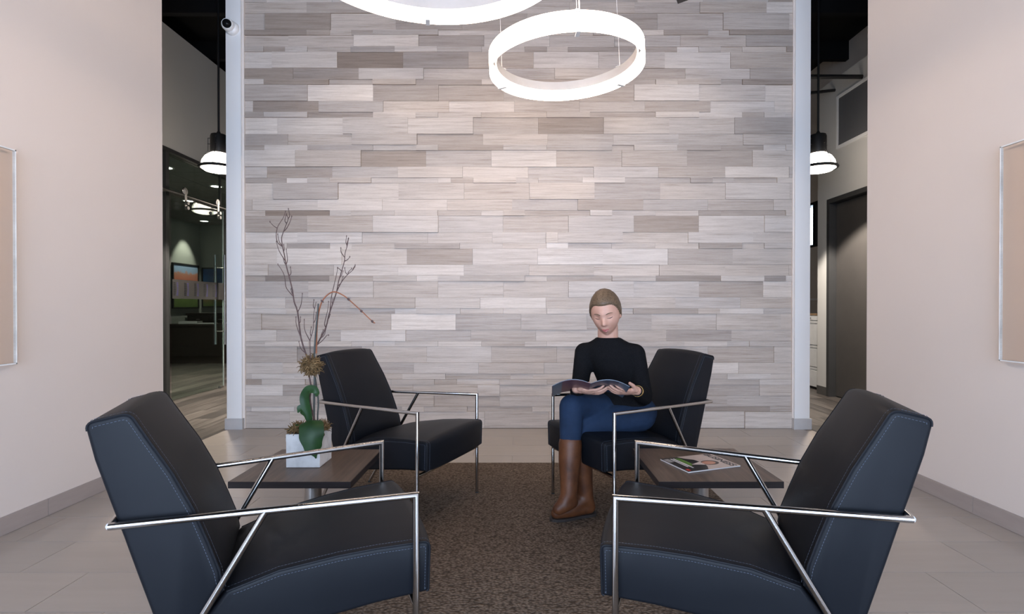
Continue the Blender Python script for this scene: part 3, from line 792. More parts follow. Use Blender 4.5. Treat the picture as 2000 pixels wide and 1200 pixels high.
def cushion(profile, r, crown):
    # profile: closed CCW list of 2D (u, z); lofted sideways between +-hw(u)
    P = subdivide(profile, 0.03); m = len(P)
    N = []
    for i in range(m):
        t = (P[(i + 1) % m] - P[i - 1]); N.append(Vector((t.y, -t.x)).normalized())
    area = sum(P[i].x * P[(i + 1) % m].y - P[(i + 1) % m].x * P[i].y for i in range(m))
    if area < 0: N = [-n for n in N]
    rings = []
    st = []
    for k in range(6):
        a = k / 5 * PI / 2; st.append((r * (1 - math.cos(a)), r - r * math.sin(a)))   # (side inset, profile inset)
    S = [('e', x) for x in st] + [('m', s) for s in (0.85, 0.6, 0.3, 0.0, -0.3, -0.6, -0.85)] + [('E', x) for x in reversed(st)]
    for kind, val in S:
        ring = []
        for p, n in zip(P, N):
            if kind == 'm':
                s = val; q = p + n * crown(p) * (1 - s * s) ** 0.7; y = (hw(p.x) - r) * s
            else:
                ins, pin = val; q = p - n * pin; y = (hw(p.x) - ins) * (1 if kind == 'e' else -1)
                y = (hw(p.x) - ins) if kind == 'e' else -(hw(p.x) - ins)
            ring.append((q.x, y, q.y))
        rings.append(ring)
    # order from +y to -y: 'e' list runs from side face inwards
    mb = MB().loft(rings)
    return mb, P, N
V2 = lambda l: [Vector(p) for p in l]
seat_prof = fillet(V2([(0.047, 0.446), (-0.10, 0.441), (-0.20, 0.433), (-0.35, 0.412), (-0.474, 0.374), (-0.60, 0.205), (-0.38, 0.243), (-0.10, 0.286), (0.043, 0.300)]),
                   [0.022, 0, 0, 0, 0, 0, 0, 0, 0.010])
back_prof = fillet(V2([(-0.685, 0.850), (-0.783, 0.828), (-0.762, 0.735), (-0.732, 0.636), (-0.702, 0.54), (-0.673, 0.443), (-0.645, 0.352), (-0.602, 0.21), (-0.478, 0.376), (-0.487, 0.43), (-0.511, 0.50), (-0.545, 0.592), (-0.592, 0.690), (-0.648, 0.785)]),
                   [0.030, 0.022, 0, 0, 0, 0, 0, 0, 0, 0, 0, 0, 0, 0])
def seat_crown(p): return 0.016 if p.y > 0.36 else (0.010 if p.x > 0.02 else 0.0)
def back_crown(p): return 0.012 if (p.y > 0.42 and p.x > -0.70 + (0.85 - p.y) * 0.0 and p.y > 0.35 and p.x > -0.69 + max(0, 0.8 - p.y) * 0.35) or p.y > 0.838 else 0.0

def seam_path(P, cond, s, off):
    pts = [(p, p.x, p.y) for p in P if cond(p)]
    return [(p.x, s * (hw(p.x) - off), p.y) for p, _, _ in pts]
def contiguous(P, cond):
    m = len(P); ok = [cond(p) for p in P]
    start = next(i for i in range(m) if ok[i] and not ok[i - 1]); out = []
    i = start
    while ok[i % m] and len(out) < m: out.append(i % m); i += 1
    return out

def build_chair(label):
    t = thing('lounge_chair', label, 'armchair', (0, 0, 0), 0, 'dark leather lounge chairs around the rug')
    mb, SP, SN = cushion(seat_prof, 0.012, seat_crown)
    seat = mb.build('seat', M['leather'], t, True, 0.9)
    mb, BP, BN = cushion(back_prof, 0.012, back_crown)
    bk = mb.build('backrest', M['leather'], t, True, 0.9)
    for (P, N, cond, par) in ((SP, SN, lambda p: p.y > 0.366 or p.x > 0.025, seat), (BP, BN, lambda p: p.y > 0.80 or (p.x > -0.70 + 0 and p.x > -0.66 + (0.80 - p.y) * 0.3 and p.y > 0.37), bk)):
        idx = contiguous(P, cond)
        stitch = MB()
        for s in (1, -1):
            pts = []
            for i in idx:
                p, n = P[i], N[i]; q = p - n * 0.0025
                pts.append((q.x, s * (hw(p.x) - 0.0035), q.y))
            MB().tube(pts, 0.0030, 8).build('piping', M['seam'], par, True)
            # stitches each side of the piping: one row on the side face, one on the top face
            for row in (0, 1):
                line = []
                for i in idx:
                    p, n = P[i], N[i]
                    if row == 0: q = p - n * 0.015; line.append(Vector((q.x, s * (hw(p.x) + 0.0003), q.y)))
                    else: q = p + n * (0.0012); line.append(Vector((q.x, s * (hw(p.x) - 0.020), q.y)))
                L = [0]
                for a, b in zip(line, line[1:]): L.append(L[-1] + (b - a).length)
                d = 0.004; j = 0
                while d < L[-1] - 0.004:
                    while L[j + 1] < d: j += 1
                    a, b = line[j], line[j + 1]; dr = (b - a).normalized(); c = a + dr * (d - L[j])
                    nv = Vector((0, s, 0)) if row == 0 else Vector((N[idx[j]].x, 0, N[idx[j]].y))
                    stitch.obox(c, dr * 0.0026, dr.cross(nv).normalized() * 0.00055, nv * 0.0006)
                    d += 0.0085
        so = stitch.build('stitching', M['thread'], par); so['kind'] = 'stuff'
    r = 0.0092
    def arm(u): return 0.3115 + 0.135 * u
    for s in (1, -1):
        f = MB().tube([(0, s * arm(0), 0.004), (0, s * arm(0), 0.587), (-0.724, s * arm(-0.724), 0.579)], r, 14).build('arm_and_front_leg', M['chrome'], t, True)
        MB().lathe([(0.010, 0), (0.010, 0.006)], (0, s * arm(0), 0), 14).build('glide', M['rubber'], f, True)
        g = MB().tube([(-0.380, s * arm(-0.380), 0.581), (-0.7125, s * arm(-0.7125), 0.0105)], r, 14).build('rear_leg', M['chrome'], t, True)
        MB().lathe([(0.010, 0), (0.010, 0.009)], (-0.715, s * arm(-0.715), 0), 14).build('glide', M['rubber'], g, True)
    MB().tube([(-0.722, -arm(-0.724), 0.579), (-0.722, arm(-0.724), 0.579)], r, 14).build('rear_bar', M['chrome'], t, True)
    MB().tube([(0, -arm(0), 0.278), (0, arm(0), 0.278)], r, 14).build('seat_rail', M['chrome'], t, True)
    MB().tube([(-0.552, -arm(-0.552), 0.196), (-0.552, arm(-0.552), 0.196)], r, 14).build('seat_rail', M['chrome'], t, True)
    return t
chair = build_chair('dark leather lounge chair at front left, seen from behind its side')
chairs = [(-0.408, 1.765, 0.401, None),
          (0.359, 1.754, 2.831, 'dark leather lounge chair at front right, nearest the right wall'),
          (-0.375, 2.893, -0.406, 'empty dark leather lounge chair by the stone wall, behind the potted orchid'),
          (0.332, 2.878, 3.577, 'dark leather lounge chair by the stone wall with the woman sitting in it')]
for i, (x, y, th, lab) in enumerate(chairs):
    c = chair if i == 0 else copy_tree(chair)
    c.location = (x, y, 0.0092); c.rotation_euler = (0, 0, th)
    if lab: c['label'] = lab

# ================================================================ POTTED ORCHID
t = thing('potted_orchid', 'orchid stem with twigs, moss and green leaves in a square concrete pot', 'plant', (-0.932, 2.368, 0.4256))
t.scale = (0.952, 0.952, 0.952)
ORG = Vector((-0.979, 2.487, 0.3905))
def loc(p): return Vector(p) - ORG
pot = MB(); hp = 0.0765; Hp = 0.150
pot.bbox((-hp, -hp, 0), (hp, hp, 0.12), 0.003)
for a, b in (((-hp, -hp, 0.118), (hp, -hp + 0.012, Hp)), ((-hp, hp - 0.012, 0.118), (hp, hp, Hp)), ((-hp, -hp + 0.012, 0.118), (-hp + 0.012, hp - 0.012, Hp)), ((hp - 0.012, -hp + 0.012, 0.118), (hp, hp - 0.012, Hp))):
    pot.box(a, b)
po_ = pot.build('pot', M['concrete'], t)
MB().box((-hp + 0.012, -hp + 0.012, 0.12), (hp - 0.012, hp - 0.012, 0.138)).build('soil', M['soil'], t)
def strands(name, c, rx, ry, rz, n, seed, flat=False):
    rg_ = random.Random(seed); mb = MB()
    mb.lathe([(0.001, -0.75 * rz)] + [(0.72 * rx * math.cos(a), 0.72 * rz * math.sin(a)) for a in (-1, -0.5, 0, 0.5, 1)] + [(0.001, 0.75 * rz)], c, 12)
    for i in range(n):
        d = Vector((rg_.gauss(0, 1), rg_.gauss(0, 1), rg_.gauss(0, 1))).normalized()
        if flat and d.z < -0.2: d.z = -d.z
        p = Vector(c) + Vector((d.x * rx, d.y * ry, d.z * rz)) * rg_.uniform(0.55, 0.9)
        pts = [p]; dr = (d + Vector((rg_.gauss(0, .6), rg_.gauss(0, .6), rg_.gauss(0, .6)))).normalized()
        for k in range(5):
            dr = (dr + Vector((rg_.gauss(0, .55), rg_.gauss(0, .55), rg_.gauss(0, .55) - 0.08))).normalized(); p = p + dr * 0.0075; pts.append(p)
        r0 = rg_.uniform(0.0010, 0.0022)
        mb.tube(pts, [r0, r0 * 1.3, r0, r0 * 1.2, r0 * 0.8, r0 * 0.5], 4)
    o = mb.build(name, M['moss'], t); o['kind'] = 'stuff'; return o
strands('moss', (-0.042, -0.02, 0.158), 0.040, 0.05, 0.022, 200, 1, True)
strands('moss', (0.050, 0.0, 0.160), 0.036, 0.055, 0.026, 200, 2, True)
strands('moss', (0.0, 0.045, 0.155), 0.06, 0.03, 0.02, 120, 4, True)
mbl = strands('moss_ball', loc((-0.974, 2.495, 0.846)), 0.042, 0.042, 0.040, 330, 3)
def leaf(pts, widths, fold, updir):
    P = smooth_path([loc(p) for p in pts], 6); n = len(P); m = len(widths)
    mb = MB(); top = []; bot = []
    for i, p in enumerate(P):
        tt = i / (n - 1) * (m - 1); j = min(int(tt), m - 2); f = tt - j
        f = f * f * (3 - 2 * f); w = widths[j] * (1 - f) + widths[j + 1] * f
        tg = (P[min(i + 1, n - 1)] - P[max(i - 1, 0)]).normalized(); sd = tg.cross(Vector(updir)).normalized(); nm = sd.cross(tg).normalized()
        row = []
        for s in (-1, -0.66, -0.33, 0, 0.33, 0.66, 1):
            row.append(p + sd * s * w / 2 + nm * (fold * w * (abs(s) ** 1.4)))
        top.append(row); bot.append([q - nm * 0.0016 for q in row])
    k = 7; vs = [q for r in top for q in r] + [q for r in bot for q in r]; o = n * k; fs = []
    for i in range(n - 1):
        for j in range(k - 1):
            a = i * k + j; fs.append((a, a + 1, a + k + 1, a + k)); fs.append((o + a, o + a + k, o + a + k + 1, o + a + 1))
    for i in range(n - 1):
        for j in (0, k - 1):
            a = i * k + j; fs.append((a, a + k, o + a + k, o + a))
    for i in (0, n - 1):
        for j in range(k - 1):
            a = i * k + j; fs.append((a, a + 1, o + a + 1, o + a))
    return mb.add(vs, fs).build('leaf', M['leaf'], t, True)
leaf([(-0.962, 2.470, 0.560), (-0.950, 2.435, 0.600), (-0.936, 2.398, 0.592), (-0.926, 2.376, 0.545), (-0.917, 2.374, 0.492), (-0.908, 2.382, 0.440)], [0.035, 0.085, 0.104, 0.106, 0.078, 0.006], -0.10, (0.1, -0.5, 0.85))
leaf([(-0.966, 2.47, 0.550), (-0.972, 2.465, 0.615), (-0.984, 2.46, 0.66), (-0.988, 2.46, 0.70), (-0.972, 2.455, 0.733), (-0.945, 2.452, 0.738), (-0.930, 2.45, 0.722), (-0.934, 2.45, 0.706)], [0.018, 0.030, 0.042, 0.046, 0.042, 0.036, 0.026, 0.006], 0.14, (0.0, -0.9, 0.35))
leaf([(-0.970, 2.475, 0.560), (-0.978, 2.465, 0.612), (-0.992, 2.458, 0.640), (-1.006, 2.452, 0.650), (-1.018, 2.45, 0.632)], [0.014, 0.028, 0.040, 0.036, 0.006], 0.12, (0.2, -0.8, 0.4))
leaf([(-0.990, 2.46, 0.560), (-1.035, 2.47, 0.575), (-1.066, 2.475, 0.548), (-1.074, 2.475, 0.505), (-1.070, 2.475, 0.470)], [0.02, 0.05, 0.055, 0.045, 0.006], -0.08, (-0.5, 0, 0.85))
def stick(name, pts, r0, r1, mat, n=4):
    P = smooth_path([loc(p) for p in pts], n); m = len(P)
    rs = [r0 + (r1 - r0) * i / (m - 1) for i in range(m)]
    return MB().tube(P, rs, 7).build(name, mat, t, True)
stick('stem', [(-0.964, 2.51, 0.54), (-0.966, 2.51, 0.637), (-0.963, 2.51, 0.80), (-0.961, 2.50, 0.884), (-0.953, 2.5, 0.998), (-0.945, 2.5, 1.082), (-0.941, 2.5, 1.134)], 0.0052, 0.0035, M['stake'])
stick('stem', [(-0.955, 2.49, 0.54), (-0.961, 2.49, 0.603), (-0.972, 2.49, 0.652), (-0.977, 2.49, 0.695), (-0.972, 2.49, 0.743), (-0.980, 2.49, 0.80), (-0.975, 2.495, 0.86)], 0.0042, 0.0036, M['twig'])
stick('stem', [(-0.955, 2.53, 0.54), (-0.957, 2.53, 0.60), (-0.953, 2.53, 0.666), (-0.962, 2.53, 0.743), (-0.966, 2.52, 0.80), (-0.962, 2.51, 0.86)], 0.0040, 0.0036, M['stake'])
fs_ = stick('flower_stem', [(-0.953, 2.505, 0.90), (-0.952, 2.51, 1.022), (-0.943, 2.51, 1.094), (-0.925, 2.51, 1.148), (-0.894, 2.51, 1.181), (-0.864, 2.505, 1.189), (-0.828, 2.50, 1.175), (-0.798, 2.495, 1.154), (-0.732, 2.485, 1.097), (-0.690, 2.48, 1.058), (-0.669, 2.475, 1.043)], 0.0040, 0.0022, M['stem_red'])
for (x, y, z) in ((-0.927, 2.51, 1.146), (-0.798, 2.495, 1.154), (-0.735, 2.486, 1.099), (-0.682, 2.478, 1.051)):
    b = MB().lathe([(0.0005, -0.009), (0.0055, -0.004), (0.006, 0.002), (0.002, 0.008), (0.0005, 0.012)], loc((x, y, z)), 8, axis=(0.6, 0.1, -0.7))
    b.build('bud', M['twig'], fs_, True)
TW = [
 [(-0.985, 2.5, 0.85), (-0.995, 2.5, 0.884), (-1.023, 2.5, 0.974), (-1.038, 2.5, 1.094), (-1.054, 2.5, 1.142), (-1.062, 2.5, 1.196), (-1.08, 2.505, 1.262), (-1.094, 2.505, 1.316), (-1.103, 2.51, 1.358), (-1.113, 2.51, 1.406), (-1.112, 2.5, 1.442), (-1.103, 2.5, 1.472), (-1.088, 2.49, 1.499), (-1.073, 2.48, 1.526), (-1.076, 2.47, 1.547)],
 [(-1.113, 2.51, 1.402), (-1.140, 2.52, 1.423), (-1.151, 2.53, 1.456), (-1.151, 2.54, 1.493), (-1.139, 2.54, 1.517), (-1.124, 2.545, 1.544), (-1.116, 2.55, 1.574)],
 [(-1.151, 2.54, 1.493), (-1.166, 2.53, 1.505), (-1.176, 2.52, 1.52)],
 [(-1.103, 2.5, 1.472), (-1.080, 2.48, 1.484), (-1.063, 2.475, 1.511), (-1.052, 2.47, 1.537)],
 [(-1.056, 2.5, 1.165), (-1.072, 2.485, 1.19), (-1.082, 2.475, 1.213), (-1.086, 2.47, 1.261), (-1.098, 2.465, 1.291), (-1.112, 2.46, 1.314)],
 [(-1.094, 2.505, 1.316), (-1.094, 2.52, 1.343), (-1.104, 2.53, 1.391)],
 [(-1.098, 2.505, 1.335), (-1.115, 2.48, 1.379), (-1.123, 2.47, 1.42)],
 [(-0.972, 2.51, 0.86), (-0.970, 2.54, 0.922), (-0.952, 2.55, 0.965), (-0.924, 2.55, 1.02), (-0.909, 2.55, 1.081), (-0.89, 2.55, 1.137), (-0.872, 2.55, 1.192), (-0.863, 2.55, 1.24), (-0.85, 2.555, 1.289), (-0.838, 2.56, 1.338), (-0.835, 2.56, 1.375), (-0.826, 2.565, 1.412), (-0.821, 2.57, 1.448)],
 [(-0.872, 2.55, 1.192), (-0.854, 2.57, 1.241), (-0.829, 2.58, 1.275), (-0.808, 2.59, 1.297), (-0.80, 2.60, 1.315)],
 [(-0.829, 2.58, 1.275), (-0.838, 2.575, 1.285), (-0.840, 2.57, 1.305)],
 [(-0.838, 2.56, 1.338), (-0.826, 2.57, 1.346), (-0.817, 2.575, 1.36)],
 [(-0.836, 2.56, 1.355), (-0.847, 2.54, 1.379), (-0.845, 2.53, 1.397)],
 [(-0.905, 2.55, 1.095), (-0.904, 2.57, 1.168), (-0.895, 2.58, 1.223), (-0.885, 2.585, 1.273), (-0.88, 2.59, 1.307)],
 [(-0.85, 2.555, 1.289), (-0.863, 2.56, 1.302), (-0.873, 2.565, 1.305)],
 [(-0.924, 2.55, 1.02), (-0.923, 2.53, 1.04), (-0.905, 2.52, 1.10), (-0.898, 2.515, 1.142)],
 [(-0.970, 2.48, 0.86), (-0.967, 2.465, 0.947), (-0.963, 2.46, 0.971), (-0.948, 2.455, 1.018), (-0.943, 2.45, 1.089), (-0.930, 2.445, 1.142)],
 [(-0.965, 2.462, 0.960), (-0.985, 2.45, 1.012), (-0.985, 2.445, 1.059)],
 [(-0.950, 2.51, 0.940), (-0.921, 2.5, 0.962), (-0.897, 2.49, 0.986), (-0.888, 2.485, 0.986)],
 [(-1.020, 2.5, 0.965), (-1.044, 2.5, 1.034), (-1.046, 2.5, 1.07)],
 [(-1.000, 2.5, 0.90), (-1.020, 2.49, 0.925), (-1.026, 2.485, 0.955)],
 [(-1.038, 2.5, 1.094), (-1.026, 2.51, 1.13), (-1.022, 2.515, 1.18)],
 [(-0.952, 2.54, 0.965), (-0.935, 2.56, 0.985), (-0.928, 2.57, 1.03)]]
rt = random.Random(11)
for src in (TW[0], TW[7], TW[15], TW[8]):
    for j in range(2, len(src) - 1):
        if rt.random() < 0.75:
            a, b = Vector(src[j]), Vector(src[j + 1]); q = a.lerp(b, rt.random()); d = (b - a).normalized()
            sd = Vector((rt.choice((-1, 1)) * rt.uniform(0.4, 0.9), rt.uniform(-0.6, 0.6), 0))
            L_ = rt.uniform(0.022, 0.05); q1 = q + (d * 0.7 + sd * 0.7) * L_ * 0.5; q2 = q1 + (d * 1.0 + sd * 0.15) * L_ * 0.7
            TW.append([tuple(q), tuple(q1), tuple(q2)])
for i, p in enumerate(TW):
    big = i in (0, 7)
    stick('twig', p, 0.0040 if big else 0.0022, 0.0013 if big else 0.0011, M['twig'], 3)
    if i not in (15,):
        e = loc(p[-1]); MB().lathe([(0.0004, -0.004), (0.0022, -0.001), (0.0018, 0.003), (0.0004, 0.006)], e, 6).build('bud', M['twig'], t)

# ================================================================ MAGAZINE ON THE TABLE
def flat_text(body, size, mat, parent, locv, rz=0):
    cu = bpy.data.curves.new('text', 'FONT'); cu.body = body; cu.size = size; cu.align_x = 'CENTER'; cu.extrude = 0.0001; cu.offset = 0.0010
    ob = bpy.data.objects.new('text', cu); C.objects.link(ob)
    bpy.context.view_layer.update()
    me = bpy.data.meshes.new_from_object(ob.evaluated_get(bpy.context.evaluated_depsgraph_get()))
    bpy.data.objects.remove(ob); me.materials.clear(); me.materials.append(mat)
    o = link('masthead', me, parent); o.location = locv; o.rotation_euler = (0, 0, rz); return o
MC = {k: plain('print_' + k, v, 0.3, spec=0.5) for k, v in dict(cream=(0.52, 0.44, 0.40, 1), black=(0.012, 0.012, 0.013, 1), skin=(0.50, 0.24, 0.16, 1), hair=(0.03, 0.015, 0.01, 1), green=(0.16, 0.36, 0.05, 1), white=(0.75, 0.75, 0.75, 1), red=(0.5, 0.03, 0.02, 1), shirt=(0.62, 0.55, 0.52, 1), navy=(0.03, 0.045, 0.075, 1), slate=(0.12, 0.15, 0.19, 1), mauve=(0.16, 0.07, 0.08, 1)).items()}
mg = thing('magazine', 'glossy magazine lying on the right side table', 'magazine', (0.7992, 2.359, 0.4256), math.radians(-70.4))
mg.scale = (0.952, 0.952, 0.952)
W2, H2 = 0.105, 0.142
MB().bbox((-W2, -H2, 0), (W2, H2, 0.005), 0.001).build('pages', M['paper'], mg)
cv = MB().box((-W2 - 0.0005, -H2 - 0.0005, 0.005), (W2 + 0.0005, H2 + 0.0005, 0.0056)).build('cover', MC['cream'], mg)
def poly(name, pts, z, mat, par):
    n = len(pts); return MB().add([(x, y, z) for x, y in pts] + [(x, y, z + 0.0001) for x, y in pts], [tuple(range(n - 1, -1, -1)), tuple(range(n, 2 * n))] + [(i, (i + 1) % n, n + (i + 1) % n, n + i) for i in range(n)]).build(name, mat, par)
def ell(cx, cy, a, b, n=24): return [(cx + a * math.cos(2 * PI * i / n), cy + b * math.sin(2 * PI * i / n)) for i in range(n)]
zc = 0.0057
poly('printed_jacket', [(-W2, -H2), (W2, -H2), (W2, -0.035), (0.072, -0.012), (0.045, 0.0), (0.02, -0.03), (-0.005, 0.004), (-0.04, -0.002), (-0.068, -0.03), (-W2, -0.05)], zc, MC['black'], cv)
poly('printed_shirt', [(0.045, 0.0), (0.02, -0.06), (-0.005, 0.004)], zc + 0.0002, MC['shirt'], cv)
poly('printed_hair', ell(0.022, 0.040, 0.034, 0.044), zc + 0.0001, MC['hair'], cv)
poly('printed_face', ell(0.022, 0.034, 0.025, 0.034), zc + 0.0003, MC['skin'], cv)
for i, (wd, col) in enumerate(((0.10, 'green'), (0.12, 'green'), (0.15, 'white'), (0.13, 'white'))):
    poly('printed_line', [(-0.085, -0.052 - i * 0.014), (-0.085 + wd, -0.052 - i * 0.014), (-0.085 + wd, -0.060 - i * 0.014), (-0.085, -0.060 - i * 0.014)], zc + 0.0004, MC[col], cv)
poly('printed_mark', [(0.07, -0.118), (0.095, -0.118), (0.095, -0.133), (0.07, -0.133)], zc + 0.0004, MC['red'], cv)
for i in range(4): poly('printed_line', [(-0.09, -0.112 - i * 0.007), (-0.04, -0.112 - i * 0.007), (-0.04, -0.1145 - i * 0.007), (-0.09, -0.1145 - i * 0.007)], zc + 0.0004, MC['white'], cv)
flat_text('BUSINESS', 0.048, MC['black'], cv, (0, 0.098, zc + 0.0006))

# ================================================================ PERSON
def cap_tube(mb, pts, rad, n=16):
    P = [Vector(p) for p in pts]; d0 = (P[0] - P[1]).normalized(); d1 = (P[-1] - P[-2]).normalized()
    R = rad if isinstance(rad, (list, tuple)) else [rad] * len(P)
    A = [(P[0] + d0 * R[0] * s, R[0] * c) for s, c in ((0.995, 0.1), (0.92, 0.39), (0.7, 0.71), (0.38, 0.92))]
    B = [(P[-1] + d1 * R[-1] * s, R[-1] * c) for s, c in ((0.38, 0.92), (0.7, 0.71), (0.92, 0.39), (0.995, 0.1))]
    q = A + list(zip(P, R)) + B
    mb.tube([a for a, _ in q], [b for _, b in q], n, mitre=False)
def cap_chain(mb, pts, rad, n=16):
    for i in range(len(pts) - 1): cap_tube(mb, [pts[i], pts[i + 1]], [rad[i], rad[i + 1]], n)
def ellipsoid(mb, c, ax, ay, az, nu=20, nv=12):
    c = Vector(c); ax, ay, az = Vector(ax), Vector(ay), Vector(az); rings = []
    for j in range(1, nv):
        v = PI * j / nv
        rings.append([c + ax * math.sin(v) * math.cos(2 * PI * i / nu) + ay * math.sin(v) * math.sin(2 * PI * i / nu) + az * math.cos(v) for i in range(nu)])
    mb.loft(rings)
def skin_obj(name, mb, mat, parent, voxel, it=4, fac=0.5):
    o = mb.build(name, mat, parent, True, None)
    m = o.modifiers.new('remesh', 'REMESH'); m.mode = 'VOXEL'; m.voxel_size = voxel; m.use_smooth_shade = True
    s = o.modifiers.new('smooth', 'SMOOTH'); s.factor = fac; s.iterations = it
    return o
def skinmat():
    t_ = NT('light_skin'); n = t_.noise(t_.coords((1, 1, 1)), 18, 3)
    c = t_.ramp(n, [(0.35, (0.50, 0.275, 0.20, 1)), (0.65, (0.58, 0.33, 0.245, 1))])
    t_.b.inputs['Subsurface Weight'].default_value = 0.08; t_.b.inputs['Subsurface Radius'].default_value = (0.01, 0.004, 0.002)
    return t_.set(c, 0.5, spec=0.35)
def denim():
    t_ = NT('dark_blue_denim'); n = t_.noise(t_.coords((1, 1, 1)), 7, 4, 0.6); n2 = t_.noise(t_.coords((300, 300, 300)), 1, 2)
    c = t_.ramp(n, [(0.3, (0.007, 0.016, 0.037, 1)), (0.7, (0.015, 0.032, 0.070, 1))]); t_.bump(n2, 0.25, 0.001)
    return t_.set(c, 0.8, spec=0.2)
def bootleather():
    t_ = NT('brown_boot_leather'); n = t_.noise(t_.coords((1, 1, 1)), 12, 5, 0.6)
    c = t_.ramp(n, [(0.3, (0.050, 0.016, 0.006, 1)), (0.55, (0.100, 0.034, 0.012, 1)), (0.8, (0.155, 0.057, 0.022, 1))]); t_.bump(n, 0.15, 0.003)
    return t_.set(c, 0.48, spec=0.4)
def knit():
    t_ = NT('black_knit'); n = t_.noise(t_.coords((120, 120, 400)), 1, 2); t_.bump(n, 0.2, 0.001)
    return t_.set(t_.ramp(n, [(0.3, (0.004, 0.004, 0.005, 1)), (0.7, (0.009, 0.009, 0.010, 1))]), 0.95, spec=0.1)
def hairm():
    t_ = NT('pulled_back_brown_hair'); n = t_.noise(t_.coords((160, 25, 160)), 1, 3)
    return t_.set(t_.ramp(n, [(0.3, (0.07, 0.042, 0.024, 1)), (0.7, (0.16, 0.105, 0.062, 1))]), 0.5, spec=0.4)
SK, DN, BT, KN, HR = skinmat(), denim(), bootleather(), knit(), hairm()
SOLE = plain('dark_boot_sole', (0.018, 0.012, 0.010, 1), 0.7)
LIP = plain('lip_skin', (0.42, 0.12, 0.11, 1), 0.4)
LASH = plain('dark_lash', (0.05, 0.03, 0.022, 1), 0.7)

F = Vector((-0.26, -0.90, -0.36)).normalized(); S = Vector((0, 0, 1)).cross(F).normalized(); U = F.cross(S).normalized()
tl = 0.10; S, U = (S * math.cos(tl) + U * math.sin(tl)), (U * math.cos(tl) - S * math.sin(tl))
Hc = Vector((0.470, 2.900, 1.088)); HS = 1.08
def sst(x, a, b):
    x = max(0, min(1, (x - a) / (b - a))); return x * x * (3 - 2 * x)
def head_local(l, f, u, ex=0.0):
    g = lambda x, s: math.exp(-(x / s) ** 2)
    L, Fw, Up = 0.0715 * l, 0.090 * f, 0.112 * u
    lo = max(0, -u)
    L *= 1 - 0.27 * lo ** 1.8
    if f < 0: Fw *= 1 - 0.35 * lo; 
    if f > 0: Fw *= 1 + 0.10 * lo
    if u > 0: L *= 1 + 0.05 * u; Fw *= 1.0
    d = 0.0
    if f > 0.2:
        d += 0.024 * g(l, 0.15) * sst(u, 0.16, -0.22) * (1 - sst(u, -0.22, -0.36)) * (1 if u < 0.2 else 0)
        d += 0.006 * g(abs(l) - 0.10, 0.09) * g(u + 0.25, 0.08)
        d -= 0.010 * g(abs(l) - 0.42, 0.17) * g(u - 0.05, 0.11)
        d += 0.0035 * g(u - 0.21, 0.09) * g(l, 0.5)
        d += 0.0045 * g(abs(l) - 0.42, 0.22) * g(u + 0.30, 0.18)
        d += 0.0065 * g(l, 0.26) * g(u + 0.50, 0.075) + 0.0060 * g(l, 0.22) * g(u + 0.64, 0.06)
        d -= 0.003 * g(l, 0.3) * g(u + 0.57, 0.03)
        d += 0.008 * g(l, 0.30) * g(u + 0.88, 0.12)
    return HS * L, HS * (Fw + d) + ex * f, HS * Up + ex * u, HS * L + ex * l
def head_pt(l, f, u, ex=0.0):
    L, Fw, Up, L2 = head_local(l, f, u, ex); return Hc + S * L2 + F * Fw + U * Up
def sphere_dirs(nu, nv):
    return [[(math.sin(PI * j / nv) * math.cos(2 * PI * i / nu), math.sin(PI * j / nv) * math.sin(2 * PI * i / nu), math.cos(PI * j / nv)) for i in range(nu)] for j in range(1, nv)]

def hand(mb, Wp, d, n, lat_sign, curl):
    Wp, d, n = Vector(Wp), Vector(d).normalized(), Vector(n).normalized(); n = (n - d * n.dot(d)).normalized(); lat = d.cross(n) * lat_sign
    ellipsoid(mb, Wp + d * 0.048, d * 0.050, lat * 0.038, n * 0.015)
    ellipsoid(mb, Wp + d * 0.012, d * 0.03, lat * 0.026, n * 0.017)
    for i in range(4):
        b = Wp + d * (0.082 - 0.004 * abs(i - 1.2)) + lat * (0.030 - 0.0205 * i); sc_ = (0.95, 1.05, 0.98, 0.80)[i]
        dr = (d + lat * (0.10 - 0.07 * i)).normalized(); pts = [b - dr * 0.012, b]; ang = curl[0]
        for L_, ca in zip((0.038, 0.026, 0.020), curl):
            dr = (dr * math.cos(ca) + n * math.sin(ca)).normalized(); 
            b = b + dr * L_ * sc_; pts.append(b)
        cap_tube(mb, pts, [0.0085, 0.0088, 0.0080, 0.0074, 0.0064], 10)
    b = Wp + d * 0.022 + lat * 0.028; dr = (d * 0.75 + lat * 0.55 + n * 0.45).normalized()
    p2 = b + dr * 0.040; dr2 = (dr + d * 0.5).normalized(); p3 = p2 + dr2 * 0.030
    cap_tube(mb, [b, p2, p3], [0.0135, 0.0105, 0.0085], 10)

# joints
shR, shL = Vector((0.368, 3.000, 0.862)), Vector((0.628, 2.888, 0.864))
elR, elL = Vector((0.330, 2.950, 0.635)), Vector((0.672, 2.865, 0.635))
wrR, wrL = Vector((0.296, 2.765, 0.690)), Vector((0.604, 2.722, 0.688))
hipR, hipL = Vector((0.560, 3.060, 0.535)), Vector((0.665, 2.935, 0.520))
knR, knL = Vector((0.272, 2.775, 0.600)), Vector((0.315, 2.825, 0.478))
anR, anL = Vector((0.252, 2.702, 0.170)), Vector((0.352, 2.828, 0.105))
LAT, DEP = Vector((0.92, -0.39, 0)), Vector((-0.39, -0.92, 0))

